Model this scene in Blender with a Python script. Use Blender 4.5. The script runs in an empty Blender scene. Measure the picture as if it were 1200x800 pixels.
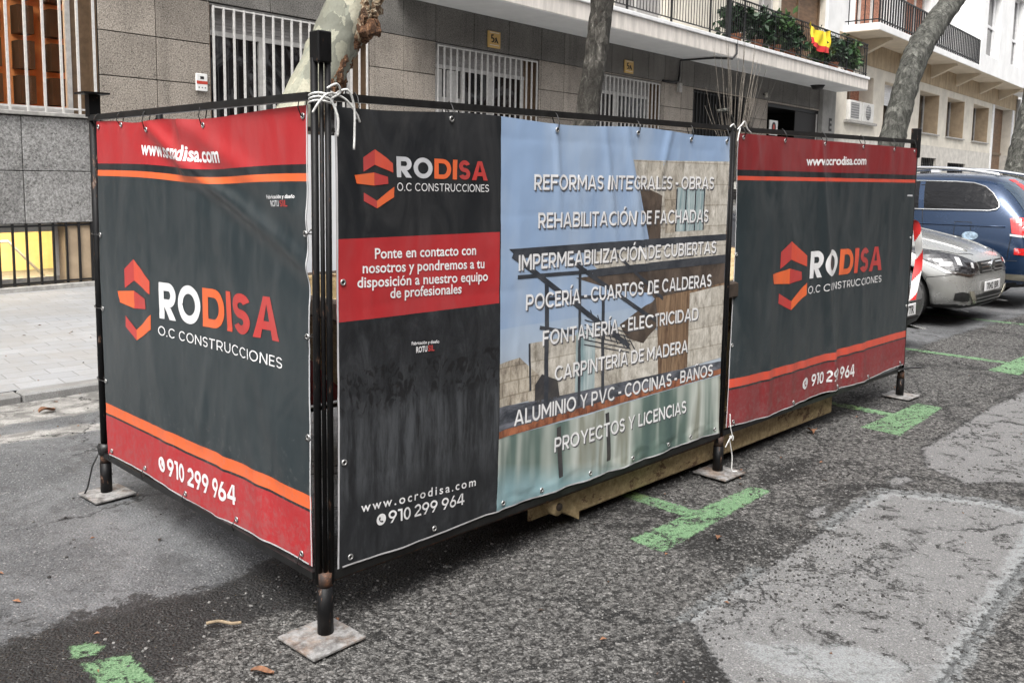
import bpy, bmesh, math, random
from mathutils import Vector, Matrix, noise
from mathutils.bvhtree import BVHTree
from mathutils.geometry import tessellate_polygon
R_ = math.radians
random.seed(7)
SC = bpy.context.scene
COL = SC.collection

# ------------------------------------------------------------------ camera
cam = bpy.data.cameras.new('camera')
co = bpy.data.objects.new('camera', cam); COL.objects.link(co)
YAW, PIT, ROL = R_(44.2718), R_(-6.4163), R_(0.86645)
fw = Vector((math.cos(PIT)*math.cos(YAW), math.cos(PIT)*math.sin(YAW), math.sin(PIT)))
rt = fw.cross(Vector((0, 0, 1))).normalized(); up = rt.cross(fw)
r2 = rt*math.cos(ROL)+up*math.sin(ROL); u2 = up*math.cos(ROL)-rt*math.sin(ROL)
co.matrix_world = Matrix(((r2.x, u2.x, -fw.x, 0), (r2.y, u2.y, -fw.y, 0), (r2.z, u2.z, -fw.z, 1.6), (0, 0, 0, 1)))
cam.sensor_width = 36; cam.lens = 1052.83/1200*36; cam.shift_y = -(400-325.486)/1200
cam.clip_start = .05; cam.clip_end = 2000
SC.camera = co

# ------------------------------------------------------------------ light
SUN_EL, SUN_AZ = R_(58), R_(215)          # azimuth of the sun measured from +X, anticlockwise
w = bpy.data.worlds.new('World'); SC.world = w; w.use_nodes = True
nt = w.node_tree; nt.nodes.clear()
sky = nt.nodes.new('ShaderNodeTexSky'); sky.sky_type = 'NISHITA'; sky.sun_disc = False
sky.sun_elevation = SUN_EL; sky.sun_rotation = math.pi/2-SUN_AZ
sky.air_density = 1.0; sky.dust_density = 6.0; sky.ozone_density = 1.0
hs = nt.nodes.new('ShaderNodeHueSaturation'); hs.inputs['Saturation'].default_value = .22
bg = nt.nodes.new('ShaderNodeBackground'); bg.inputs[1].default_value = .13
ow = nt.nodes.new('ShaderNodeOutputWorld')
nt.links.new(sky.outputs[0], hs.inputs['Color']); nt.links.new(hs.outputs[0], bg.inputs[0]); nt.links.new(bg.outputs[0], ow.inputs[0])
sl = bpy.data.lights.new('sun', 'SUN'); sl.energy = .9; sl.angle = R_(25); sl.color = (1, .97, .93)
so = bpy.data.objects.new('sun', sl); COL.objects.link(so)
sd = Vector((math.cos(SUN_EL)*math.cos(SUN_AZ), math.cos(SUN_EL)*math.sin(SUN_AZ), math.sin(SUN_EL)))
so.rotation_euler = sd.to_track_quat('Z', 'Y').to_euler(); so.location = (0, 0, 30)
vs_ = SC.view_settings; vs_.view_transform = 'Standard'; vs_.look = 'None'; vs_.gamma = 1; vs_.use_curve_mapping = False
vs_.exposure = 1.3

# ------------------------------------------------------------------ materials
def srgb(r, g, b):
    f = lambda c: (c/255/12.92 if c/255 <= .04045 else ((c/255+.055)/1.055)**2.4)
    return (f(r), f(g), f(b), 1)
class NT:
    def __init__(s, name):
        s.m = bpy.data.materials.new(name); s.m.use_nodes = True; s.t = s.m.node_tree; s.t.nodes.clear()
        s.out = s.n('ShaderNodeOutputMaterial'); s.b = s.n('ShaderNodeBsdfPrincipled'); s.l(s.b.outputs[0], s.out.inputs[0])
        s.tc = None
    def n(s, t, **k):
        x = s.t.nodes.new(t)
        for a, v in k.items(): setattr(x, a, v)
        return x
    def l(s, a, b): s.t.links.new(a, b)
    def co(s, scale=(1, 1, 1), kind='Object', rot=(0, 0, 0)):
        if s.tc is None: s.tc = s.n('ShaderNodeTexCoord')
        mp = s.n('ShaderNodeMapping'); mp.inputs['Scale'].default_value = scale; mp.inputs['Rotation'].default_value = rot
        s.l(s.tc.outputs[kind], mp.inputs[0]); return mp.outputs[0]
    def noise(s, sc, det=4, rough=.6, dist=0, scale=(1, 1, 1), vec=None):
        x = s.n('ShaderNodeTexNoise'); x.inputs['Scale'].default_value = sc; x.inputs['Detail'].default_value = det
        x.inputs['Roughness'].default_value = rough; x.inputs['Distortion'].default_value = dist
        s.l(vec or s.co(scale), x.inputs['Vector']); return x.outputs['Fac']
    def voro(s, sc, scale=(1, 1, 1), feat='F1', out='Distance'):
        x = s.n('ShaderNodeTexVoronoi'); x.feature = feat; x.inputs['Scale'].default_value = sc
        s.l(s.co(scale), x.inputs['Vector']); return x.outputs[out]
    def ramp(s, f, stops, interp='LINEAR'):
        x = s.n('ShaderNodeValToRGB'); e = x.color_ramp.elements; x.color_ramp.interpolation = interp
        while len(e) > 1: e.remove(e[-1])
        for i, (p_, c) in enumerate(stops):
            if isinstance(c, (int, float)): c = (c, c, c, 1)
            if len(c) == 3: c = (*c, 1)
            if i == 0: e[0].position = p_; e[0].color = c
            else: k = e.new(p_); k.color = c
        s.l(f, x.inputs[0]); return x.outputs[0]
    def mix(s, f, a, b, mode='MIX'):
        x = s.n('ShaderNodeMix'); x.data_type = 'RGBA'; x.blend_type = mode
        for v, i in ((f, 0), (a, 6), (b, 7)):
            if isinstance(v, (int, float)): x.inputs[i].default_value = v if i == 0 else (v, v, v, 1)
            elif isinstance(v, tuple): x.inputs[i].default_value = v if len(v) == 4 else (*v, 1)
            else: s.l(v, x.inputs[i])
        return x.outputs[2]
    def math(s, op, a, b=0.0, clamp=False):
        x = s.n('ShaderNodeMath'); x.operation = op; x.use_clamp = clamp
        for i, v in enumerate((a, b)):
            if isinstance(v, (int, float)): x.inputs[i].default_value = v
            else: s.l(v, x.inputs[i])
        return x.outputs[0]
    def bump(s, h, strength=.3, dist=.01):
        x = s.n('ShaderNodeBump'); x.inputs['Strength'].default_value = strength; x.inputs['Distance'].default_value = dist
        s.l(h, x.inputs['Height']); s.l(x.outputs[0], s.b.inputs['Normal']); return x
    def set(s, color=None, rough=None, metal=None, spec=None, coat=None):
        for v, k in ((color, 'Base Color'), (rough, 'Roughness'), (metal, 'Metallic'), (spec, 'Specular IOR Level'), (coat, 'Coat Weight')):
            if v is None: continue
            if isinstance(v, (int, float)): s.b.inputs[k].default_value = v
            elif isinstance(v, tuple): s.b.inputs[k].default_value = v if len(v) == 4 else (*v, 1)
            else: s.l(v, s.b.inputs[k])
        return s
    def alpha(s, f):
        s.l(f, s.b.inputs['Alpha']); return s

def plain(name, c, rough=.6, metal=0, var=.12, sc=6, bump=0, bsc=80, spec=.5, coat=0, scale=(1, 1, 1)):
    k = NT(name); f = k.noise(sc, 5, .65, scale=scale)
    c = tuple(c[:3])
    lo = tuple(x*(1-var) for x in c); hi = tuple(min(1, x*(1+var)) for x in c)
    k.set(k.ramp(f, [(.38, lo), (.62, hi)]), rough, metal, spec, coat)
    if bump: k.bump(k.noise(bsc, 3), bump, .01)
    return k.m
def printed(name, c, rough=.42, dirt=.35):
    "printed vinyl: flat ink, dust runs and scuffs"
    k = NT(name)
    f = k.noise(3.2, 6, .7, 1.0, scale=(1.6, 1.6, .55)); g = k.noise(14, 5, .7, .4, scale=(1, 1, .45))
    d = k.math('MULTIPLY', k.ramp(f, [(.42, 0.0), (.68, 1.0)]), dirt)
    sz = k.n('ShaderNodeSeparateXYZ'); k.l(k.co(), sz.inputs[0]); q_ = k.noise(38, 8, .8)
    d2 = k.math('MULTIPLY', k.ramp(k.math('ADD', q_, k.math('MULTIPLY', sz.outputs[2], -.35)), [(.36, 0.0), (.46, 1.0)]), .22)
    d = k.math('ADD', d, d2, True)
    k.set(k.mix(d, tuple(c[:3]), (.20, .195, .19)), k.ramp(f, [(.3, rough-.06), (.7, rough+.16)]), 0, .45)
    k.bump(k.noise(260, 2), .05, .002)
    return k.m
M = {}
M['black_ink'] = printed('black_ink', (.022, .031, .035), .36, .14)
M['black_ink2'] = printed('black_ink2', (.014, .016, .0185), .35, .13)
M['red_ink'] = printed('red_ink', (.40, .026, .030), .42, .12)
M['red_dark_ink'] = printed('red_dark_ink', (.215, .020, .023), .42, .14)
M['orange_ink'] = printed('orange_ink', (.72, .13, .035), .45, .15)
M['orange_red_ink'] = printed('orange_red_ink', (.60, .075, .04), .45, .15)
M['red_logo_ink'] = printed('red_logo_ink', (.46, .045, .04), .45, .15)
M['white_ink'] = printed('white_ink', (.80, .80, .80), .45, .18)
M['grey_ink'] = printed('grey_ink', (.52, .53, .55), .45, .25)
M['shadow_ink'] = printed('shadow_ink', (.10, .10, .11), .45, .1)
M['hem'] = printed('hem_white', (.55, .55, .56), .5, .3)
k = NT('banner_back'); f = k.noise(4, 5, .6, scale=(1, 1, .4))
k.set(k.ramp(f, [(.3, (.62, .66, .72)), (.7, (.76, .79, .82))]), .5); M['back_white'] = k.m
M['back_red'] = printed('back_red', (.26, .03, .035), .5, .2)
M['back_brown'] = printed('back_brown', (.12, .08, .06), .5, .2)
# the printed photograph on the middle banner
def pic_noise(name, lo, hi, sc, scale, rough=.42, mid=None):
    k = NT(name); f = k.noise(sc, 7, .72, .6, scale=scale)
    st = [(.40, lo), (.60, hi)] if mid is None else [(.38, lo), (.5, mid), (.62, hi)]
    k.set(k.ramp(f, st), rough, 0, .45); k.bump(k.noise(260, 2), .05, .002); return k.m
k = NT('print_sky'); sep = k.n('ShaderNodeSeparateXYZ'); k.l(k.co(), sep.inputs[0])
k.set(k.mix(k.ramp(k.noise(2.2, 5, .6, scale=(1.5, 1, .5)), [(.4, 0.0), (.65, .6)]), k.ramp(sep.outputs[2], [(.75, (.46, .52, .58)), (1.15, (.34, .44, .58)), (1.75, (.27, .38, .56))]), (.42, .50, .60)), .38, 0, .45)
M['p_sky'] = k.m
def pic_stone(name, lo, mid, hi, bw, bh):
    k = NT(name); f = k.noise(16, 8, .8, .3, scale=(1.4, 1, .7)); br = k.n('ShaderNodeTexBrick'); k.l(k.co(rot=(math.pi/2, 0, 0)), br.inputs['Vector'])
    br.inputs['Scale'].default_value = 1; br.inputs['Brick Width'].default_value = bw; br.inputs['Row Height'].default_value = bh; br.inputs['Mortar Size'].default_value = .003; br.inputs['Bias'].default_value = -.2
    br.inputs['Color1'].default_value = (1, 1, 1, 1); br.inputs['Color2'].default_value = (.80, .78, .75, 1); br.inputs['Mortar'].default_value = (.66, .64, .60, 1)
    k.set(k.mix(1.0, k.ramp(f, [(.38, lo), (.5, mid), (.62, hi)]), br.outputs['Color'], 'MULTIPLY'), .42, 0, .45); return k.m
M['p_stone'] = pic_stone('print_travertine', (.30, .275, .235), (.52, .49, .43), (.68, .65, .59), .30, .105)
M['p_stone2'] = pic_stone('print_stone_blocks', (.22, .19, .155), (.42, .37, .30), (.60, .55, .46), .10, .06)
M['p_wood'] = pic_noise('print_timber', (.11, .065, .04), (.30, .20, .12), 6, (4, 1, .5))
M['p_dark'] = pic_noise('print_dark', (.035, .035, .04), (.07, .065, .06), 5, (1, 1, 1))
M['p_brown'] = pic_noise('print_soffit', (.055, .042, .034), (.12, .09, .07), 4, (2, 1, 1))
M['p_glass'] = pic_noise('print_glass', (.20, .30, .32), (.45, .52, .52), 5, (5, 1, .4))
M['p_steel'] = pic_noise('print_steel', (.03, .035, .045), (.06, .065, .075), 8, (1, 1, 1))
M['p_navy'] = pic_noise('print_navy', (.035, .04, .05), (.17, .18, .21), 6, (.8, 1, 3))
M['p_rim'] = pic_noise('print_rim', (.16, .055, .03), (.42, .16, .08), 9, (2, 1, 1))
k = NT('print_pool'); f = k.noise(3.0, 3, .5, .25, scale=(1.5, 1, .22)); sep = k.n('ShaderNodeSeparateXYZ'); k.l(k.co(), sep.inputs[0])
a = k.ramp(f, [(.30, (.045, .075, .06)), (.42, (.10, .14, .11)), (.49, (.36, .39, .34)), (.55, (.52, .54, .49)), (.61, (.24, .23, .17)), (.70, (.45, .50, .48))])
b_ = k.mix(k.noise(5, 4), (.12, .27, .31), (.36, .50, .54))
k.set(k.mix(k.ramp(k.math('ADD', sep.outputs[2], k.math('MULTIPLY', sep.outputs[0], .22)), [(.90, .85), (1.12, .12)]), a, b_), .35, 0, .5); M['p_pool'] = k.m
k = NT('print_worn_show_through'); f = k.noise(7, 9, .8, .5, scale=(2.2, 1, .8))  # brown band, pale streaks, ghost writing: show-through from behind, painted into the colour
sep = k.n('ShaderNodeSeparateXYZ'); k.l(k.co(), sep.inputs[0]); wob = k.noise(4, 6, .7, .5); st = k.noise(9, 8, .8, .2, scale=(2.2, 1, .22)); zz = k.math('ADD', sep.outputs[2], k.math('MULTIPLY', wob, .14))
c = k.ramp(f, [(.38, (.011, .012, .014)), (.52, (.021, .023, .026)), (.66, (.040, .043, .047))])
c = k.mix(k.math('MULTIPLY', k.ramp(zz, [(.50, 0.0), (.62, 1.0), (.82, 1.0), (.92, 0.0)]), k.ramp(st, [(.44, 0.0), (.60, .8)])), c, (.072, .078, .085))
c = k.mix(k.ramp(zz, [(1.055, 0.0), (1.065, .85), (1.085, .85), (1.12, .25), (1.16, .6), (1.2, .5)]), c, k.ramp(st, [(.4, (.045, .034, .025)), (.62, (.11, .088, .066))]))
gh = k.noise(16, 5, .6, 2.0, scale=(1.4, 1, .8)); c = k.mix(k.math('MULTIPLY', k.ramp(zz, [(.84, 0.0), (.88, 1.0), (1.0, 1.0), (1.04, 0.0)]), k.ramp(gh, [(.52, 0.0), (.56, .8)])), c, (.006, .006, .007))
k.set(c, k.ramp(f, [(.3, .3), (.7, .5)]), 0, .5); k.bump(k.noise(30, 4), .08, .003); M['p_worn_ghost'] = k.m

k = NT('frame_paint'); f = k.noise(40, 6, .75, scale=(1, 1, .3))
k.set(k.ramp(f, [(.35, (.003, .003, .0033)), (.60, (.006, .006, .0066)), (.645, (.10, .05, .028)), (.69, (.16, .15, .14))]), k.ramp(f, [(.3, .38), (.8, .7)]), 0, .22); M['frame'] = k.m
k = NT('rusty_tube'); f = k.noise(30, 6, .75)
k.set(k.ramp(f, [(.3, (.018, .016, .016)), (.5, (.05, .03, .022)), (.72, (.20, .085, .04))]), .7, .1); M['rusty'] = k.m
k = NT('galvanised'); f = k.noise(18, 7, .75)
g = k.noise(7, 6, .75); k.set(k.mix(k.ramp(g, [(.50, 0.0), (.62, .8)]), k.ramp(f, [(.38, (.10, .095, .09)), (.52, (.27, .265, .26)), (.64, (.38, .375, .37))]), k.ramp(f, [(.38, (.09, .05, .03)), (.62, (.26, .19, .14))])), k.ramp(f, [(.3, .75), (.7, .5)]), .15); k.bump(k.noise(60, 4), .2, .004); M['plate'] = k.m
M['rail_paint'] = plain('rail_paint', (.009, .009, .009), .42, 0, .5, 25)
M['rope'] = plain('rope', (.62, .62, .60), .85, 0, .2, 90)
M['tie'] = plain('cable_tie', (.012, .012, .012), .45)
M['steel'] = plain('eyelet_steel', (.55, .55, .54), .35, .85, .15, 60)
k = NT('skip_paint'); f = k.noise(5, 9, .82, .2, scale=(1, 1, 1.6)); g = k.noise(30, 6, .7)
k.set(k.mix(k.ramp(k.math('ADD', f, k.math('MULTIPLY', g, .25)), [(.655, 0.0), (.70, .9)]), k.ramp(g, [(.35, (.25, .18, .085)), (.65, (.50, .39, .22))]), k.ramp(g, [(.3, (.035, .018, .01)), (.7, (.12, .05, .022))])), .75, 0); k.bump(f, .3, .008); M['skip'] = k.m
M['skip_dark'] = plain('skip_dark_steel', (.05, .035, .025), .8, 0, .3, 8)  # even dark brown steel of the rim, weld edge and pin

# ground
k = NT('road_asphalt')
def attr(k, n_): x = k.n('ShaderNodeAttribute'); x.attribute_name = n_; return x.outputs['Fac']
def band(k, n_, nz, amp, soft=.012, shift=0.0):
    "ragged mask from a signed-distance attribute"
    v_ = k.math('ADD', attr(k, n_), k.math('MULTIPLY', k.math('SUBTRACT', nz, .5), amp))
    return k.ramp(k.math('ADD', k.math('MULTIPLY', v_, 1.0/soft/2), .5+shift), [(0, 0.0), (1, 1.0)])
v = k.voro(95); vc = k.voro(95, out='Color'); vf = k.voro(170, out='Color')
n1 = k.noise(1.2, 6, .7, .6); n2 = k.noise(45, 5, .75); n3 = k.noise(170, 3, .6); n4 = k.noise(6, 7, .75, .5); n5 = k.noise(24, 7, .78, .4)
v6 = k.voro(58); v6c = k.voro(58, out='Color'); nj = k.noise(9, 11, .86, .3); nk = k.noise(30, 9, .85, .2)
agg = k.ramp(vc, [(.0, (.024, .0235, .023)), (.36, (.060, .059, .058)), (.60, (.125, .123, .12)), (.80, (.215, .212, .207)), (.96, (.33, .326, .32))])
agg6 = k.ramp(v6c, [(.0, (.026, .0255, .025)), (.36, (.056, .055, .054)), (.60, (.12, .118, .115)), (.8, (.205, .202, .197)), (.96, (.32, .316, .31))])
big = k.ramp(n2, [(.44, 0.0), (.50, 1.0)])
pit = k.ramp(k.mix(big, v, v6), [(.30, 0.0), (.52, 1.0)])
base = k.mix(pit, k.mix(k.ramp(n3, [(.44, .45), (.60, 0.0)]), k.mix(big, agg, agg6), (.036, .0345, .0325)), (.018, .0172, .0162))
dz = k.math('ADD', k.math('ADD', k.math('MULTIPLY', n1, .75), k.math('MULTIPLY', nj, .80)), k.math('MULTIPLY', k.math('MINIMUM', k.math('MAXIMUM', attr(k, 'dust'), -.06), .16), .50)); dz = k.math('SUBTRACT', dz, .02)
dust = k.math('MULTIPLY', k.ramp(dz, [(.665, 0.0), (.705, 1.0)]), k.ramp(nk, [(.46, .0), (.54, .95)]))
dustc = k.mix(k.ramp(pit, [(0, 0.0), (1, .55)]), k.ramp(vc, [(.1, (.18, .173, .163)), (.5, (.25, .242, .230)), (.95, (.36, .35, .335))]), (.05, .049, .047))
c = k.mix(dust, base, dustc)
bayc = k.mix(k.ramp(vc, [(.2, 0.0), (.9, .45)]), k.ramp(n3, [(.40, (.045, .047, .050)), (.60, (.10, .103, .108))]), (.16, .162, .165))
bayc = k.mix(k.ramp(vf, [(.82, 0.0), (.90, .8)]), bayc, (.30, .295, .29))
bayc = k.mix(k.ramp(n1, [(.45, 0.0), (.62, .6)]), bayc, (.185, .188, .193))
bayc = k.mix(k.math('MULTIPLY', k.ramp(n4, [(.52, 0.0), (.64, .8)]), k.ramp(n5, [(.40, .2), (.55, 1.0)])), bayc, (.05, .05, .05))
c = k.mix(band(k, 'bay', nj, .55, .010), c, bayc)
gut = k.mix(k.ramp(n4, [(.44, 0.0), (.56, .85)]), k.ramp(n3, [(.35, (.27, .262, .245)), (.65, (.40, .39, .37))]), (.13, .127, .12))
c = k.mix(band(k, 'gut', n4, .35, .02), c, gut)
damp = k.mix(k.ramp(vf, [(.86, 0.0), (.93, .7)]), k.ramp(n3, [(.40, (.010, .010, .0105)), (.62, (.034, .033, .033))]), (.13, .128, .125))
dm = k.math('MULTIPLY', band(k, 'damp', nj, .70, .010), k.ramp(nk, [(.38, .25), (.46, .95)])); c = k.mix(dm, c, damp)
repc = k.ramp(n3, [(.38, (.115, .114, .113)), (.62, (.205, .203, .20))])
repc = k.mix(k.ramp(vf, [(.76, 0.0), (.90, .7)]), repc, (.36, .355, .35)); repc = k.mix(k.ramp(vc, [(.02, .8), (.10, 0.0)]), repc, (.06, .06, .06))
repc = k.mix(k.math('MULTIPLY', k.ramp(n4, [(.54, 0.0), (.58, 1.0)]), k.ramp(nk, [(.42, .0), (.50, 1.0)])), repc, base)
rmask = k.math('MULTIPLY', band(k, 'rep', nj, .30, .008, .3), k.ramp(k.math('ADD', k.math('MULTIPLY', attr(k, 'rep'), 3.2), nk), [(.47, .0), (.53, 1.0)])); c = k.mix(rmask, c, repc)
sm = k.math('MULTIPLY', band(k, 'seam', nj, .25, .01), k.ramp(nk, [(.42, .0), (.50, .85)])); c = k.mix(sm, c, k.ramp(n3, [(.35, (.20, .21, .21)), (.65, (.30, .31, .31))]))
vd = k.n('ShaderNodeTexVoronoi'); vd.feature = 'DISTANCE_TO_EDGE'; vd.inputs['Scale'].default_value = .85
cw = k.n('ShaderNodeTexNoise'); cw.inputs['Scale'].default_value = 3.5; cw.inputs['Detail'].default_value = 8; cw.inputs['Roughness'].default_value = .7; k.l(k.co(), cw.inputs['Vector'])
cv = k.n('ShaderNodeVectorMath'); cv.operation = 'SCALE'; cv.inputs['Scale'].default_value = .45; k.l(cw.outputs['Color'], cv.inputs[0]); ca_ = k.n('ShaderNodeVectorMath'); k.l(k.co(), ca_.inputs[0]); k.l(cv.outputs[0], ca_.inputs[1]); k.l(ca_.outputs[0], vd.inputs['Vector'])
crack = k.math('MULTIPLY', k.ramp(vd.outputs['Distance'], [(.004, 1.0), (.011, 0.0)]), k.ramp(n1, [(.44, 0.0), (.54, .9)]))
c = k.mix(crack, c, (.012, .012, .012))
k.set(c, k.mix(dm, k.ramp(n2, [(.35, .95), (.65, .75)]), .62), 0, .35)
sm_ = k.math('SUBTRACT', 1.0, k.math('MULTIPLY', k.math('MAXIMUM', band(k, 'bay', n4, .35, .02), rmask), .62))
h = k.math('MULTIPLY', k.math('ADD', k.math('SUBTRACT', 1.0, v), k.math('MULTIPLY', n2, .9)), sm_); k.bump(h, 1.0, .012); M['road'] = k.m
def paint_edges(k):
    n5 = k.noise(30, 10, .86, .3); n6 = k.noise(6, 8, .78, .6)
    a_ = band(k, 'edge', n5, .11, .004)
    k.alpha(k.math('MULTIPLY', a_, k.ramp(k.math('ADD', k.math('MULTIPLY', n5, .6), k.math('MULTIPLY', n6, .4)), [(.458, .0), (.482, .92)])))
k = NT('green_paint'); n3 = k.noise(150, 4, .7)
k.set(k.ramp(n3, [(.36, (.07, .14, .07)), (.50, (.155, .285, .145)), (.64, (.25, .37, .22))]), .8); k.bump(k.math('ADD', k.noise(45, 5, .75), n3), .8, .008); paint_edges(k); M['green'] = k.m
k = NT('green_paint_worn'); n3 = k.noise(150, 4, .7)
k.set(k.ramp(n3, [(.38, (.13, .22, .08)), (.62, (.21, .31, .13))]), .8); n5 = k.noise(26, 7, .8, .5)
k.alpha(k.math('MULTIPLY', band(k, 'edge', n5, .10, .01), k.ramp(n5, [(.46, .0), (.52, .85)]))); M['green_worn'] = k.m
k = NT('kerb_granite'); n3 = k.noise(150, 4); n1 = k.noise(3, 6)
k.set(k.mix(k.ramp(n1, [(.4, 0.0), (.65, .6)]), k.ramp(n3, [(.3, (.16, .16, .155)), (.7, (.30, .30, .295))]), (.10, .095, .088)), .85); k.bump(n3, .3, .004); M['kerb'] = k.m
k = NT('pavement_slabs'); br = k.n('ShaderNodeTexBrick'); k.l(k.co(rot=(0, 0, R_(4.5))), br.inputs['Vector'])
br.inputs['Scale'].default_value = 1; br.inputs['Brick Width'].default_value = .30; br.inputs['Row Height'].default_value = .20
br.inputs['Mortar Size'].default_value = .006; br.inputs['Mortar Smooth'].default_value = .4; br.inputs['Bias'].default_value = 0
br.inputs['Color1'].default_value = (.25, .26, .272, 1); br.inputs['Color2'].default_value = (.31, .318, .328, 1); br.inputs['Mortar'].default_value = (.17, .172, .176, 1)
n1 = k.noise(1.4, 8, .75, .8); n3 = k.noise(90, 4)
k.set(k.mix(k.ramp(n1, [(.42, 0.0), (.60, .7)]), k.mix(k.ramp(n3, [(.38, .0), (.62, .4)]), br.outputs['Color'], (.24, .24, .24)), (.24, .235, .225)), .82, 0, .35)
k.bump(k.math('MULTIPLY', br.outputs['Fac'], -1.0), .5, .004); M['pave'] = k.m
k = NT('stone_chips'); gi = k.n('ShaderNodeNewGeometry'); k.set(k.ramp(gi.outputs['Random Per Island'], [(0, (.025, .024, .023)), (.5, (.06, .058, .056)), (.8, (.13, .127, .122)), (1, (.24, .235, .225))]), .88, 0, .3); M['stone_chip'] = k.m
M['leaf'] = plain('dry_leaf', (.20, .095, .05), .8, 0, .4, 40)
M['twig'] = plain('dry_twig', (.26, .20, .13), .85, 0, .3, 40)

# buildings
def granite(name, lo, mid, hi, var, rough=.7, sc=55):
    k = NT(name); f = k.noise(sc, 6, .8); g = k.noise(1.1, 4, .6); gi = k.n('ShaderNodeNewGeometry'); v = k.voro(sc*1.3, out='Color')
    c = k.ramp(f, [(.39, lo), (.5, mid), (.61, hi)])
    c = k.mix(k.ramp(v, [(.80, 0.0), (.88, .6)]), c, tuple(x*.35 for x in lo))
    c = k.mix(1.0, c, k.ramp(gi.outputs['Random Per Island'], [(0, 1-var), (1, 1+var*.3)]), 'MULTIPLY')
    c = k.mix(1.0, c, k.ramp(g, [(.38, .74), (.6, 1.0)]), 'MULTIPLY'); rn_ = k.noise(2.6, 7, .75, .3, scale=(2.2, 1, .14)); c = k.mix(1.0, c, k.ramp(rn_, [(.36, .80), (.50, 1.0)]), 'MULTIPLY')
    k.set(c, rough, 0, .35); k.bump(f, .25, .004); return k.m
M['granite'] = granite('granite_cladding', (.14, .120, .098), (.33, .290, .245), (.56, .51, .45), .24)
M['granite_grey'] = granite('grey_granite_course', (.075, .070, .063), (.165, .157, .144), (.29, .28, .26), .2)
M['granite_rough'] = granite('bush_hammered_granite', (.13, .127, .122), (.27, .266, .258), (.44, .435, .425), .12, .85, 38)
M['joint'] = plain('joint_mortar', (.016, .014, .012), .95)
M['white_metal'] = plain('white_painted_metal', (.55, .54, .52), .5, 0, .1, 20)
M['white_frame'] = plain('white_window_frame', (.50, .49, .47), .5, 0, .12, 10)
M['stone_sill'] = plain('stone_sill', (.33, .32, .30), .75, 0, .2, 14)
M['brown_lining'] = plain('brown_aluminium_lining', (.17, .115, .072), .45, .2, .15, 12)
M['shutter'] = plain('roller_shutter_grey', (.30, .29, .28), .6, 0, .1, 12)
k = NT('dark_window_glass'); f = k.noise(1.5, 4, .6, 1.5)
k.set(k.ramp(f, [(.40, (.006, .006, .007)), (.52, (.018, .018, .020)), (.60, (.075, .075, .078))]), .06, 0, .6); M['glass'] = k.m  # paler patches painted into the glass for faint reflections
k = NT('clear_glass'); tr = k.n('ShaderNodeBsdfTransparent'); gl = k.n('ShaderNodeBsdfGlossy'); gl.inputs['Roughness'].default_value = .03; fr = k.n('ShaderNodeFresnel'); fr.inputs[0].default_value = 1.4
mx = k.n('ShaderNodeMixShader'); k.l(fr.outputs[0], mx.inputs[0]); k.l(tr.outputs[0], mx.inputs[1]); k.l(gl.outputs[0], mx.inputs[2]); k.l(mx.outputs[0], k.out.inputs[0]); M['clear'] = k.m
M['black_iron'] = plain('black_iron', (.012, .012, .013), .5, .2, .2, 20)
M['room_orange'] = plain('room_wall_orange', (.60, .29, .13), .7, 0, .08)
M['room_yellow'] = plain('room_wall_yellow', (.78, .66, .34), .75, 0, .05)
M['shelf_dark'] = plain('shelf_dark', (.03, .018, .012), .7)
k = NT('room_lamp'); k.b.inputs['Emission Color'].default_value = (1, .82, .55, 1); k.b.inputs['Emission Strength'].default_value = 6.5; M['lamp'] = k.m
M['void'] = plain('dark_interior', (.012, .011, .010), .9)
M['slab'] = plain('balcony_concrete_paint', (.62, .58, .53), .8, 0, .14, 3, .1, 60, scale=(2, 2, .4))
M['soffit'] = plain('soffit_paint', (.62, .62, .61), .9, 0, .05, 2)
M['coping'] = plain('white_coping', (.72, .72, .72), .6, 0, .08)
M['cream_wall'] = plain('cream_render', (.60, .56, .48), .85, 0, .10, 1.6, .1, 90)
M['white_wall'] = plain('white_render', (.74, .74, .73), .85, 0, .06, 1.2, .08, 90)
M['tan_band'] = plain('tan_stained_render', (.40, .31, .20), .85, 0, .22, 1.8, scale=(2, 1, .6))
M['soffit_cream'] = plain('cream_soffit', (.55, .47, .36), .9, 0, .08, 2)
M['tan_reveal'] = plain('tan_reveal', (.42, .32, .215), .8, 0, .12, 3)
M['plinth'] = plain('pale_stone_plinth', (.50, .475, .43), .8, 0, .15, 2.5)
M['brown_door'] = plain('brown_wooden_door', (.15, .085, .045), .55, 0, .3, 3, scale=(1, 1, 4))
M['brick'] = plain('brick_red', (.30, .13, .08), .85, 0, .35, 6, scale=(1, 1, 3))
M['grey_wall'] = plain('grey_pilaster', (.27, .265, .25), .8, 0, .12, 4)
M['pipe'] = plain('grey_pipe', (.40, .40, .40), .6)
M['sign_yellow'] = plain('yellow_sign', (.58, .38, .13), .5, 0, .06)
M['sign_white'] = plain('sign_white', (.70, .70, .68), .5, 0, .04)
M['sign_red'] = plain('sign_red', (.45, .05, .03), .5, 0, .04)
M['sign_black'] = plain('sign_black', (.012, .010, .010), .6)
M['ac_white'] = plain('air_conditioner_white', (.66, .65, .62), .55, 0, .06)
M['ac_grille'] = plain('air_conditioner_grille', (.20, .20, .20), .6)
M['opp_wall'] = plain('brick_facade', (.20, .13, .095), .85, 0, .2, 2)
M['flag_yellow'] = plain('flag_yellow', (.80, .60, .03), .7, 0, .05)
M['flag_red'] = plain('flag_red', (.55, .03, .03), .7, 0, .05)
M['terracotta'] = plain('terracotta', (.30, .12, .065), .8)
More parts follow.
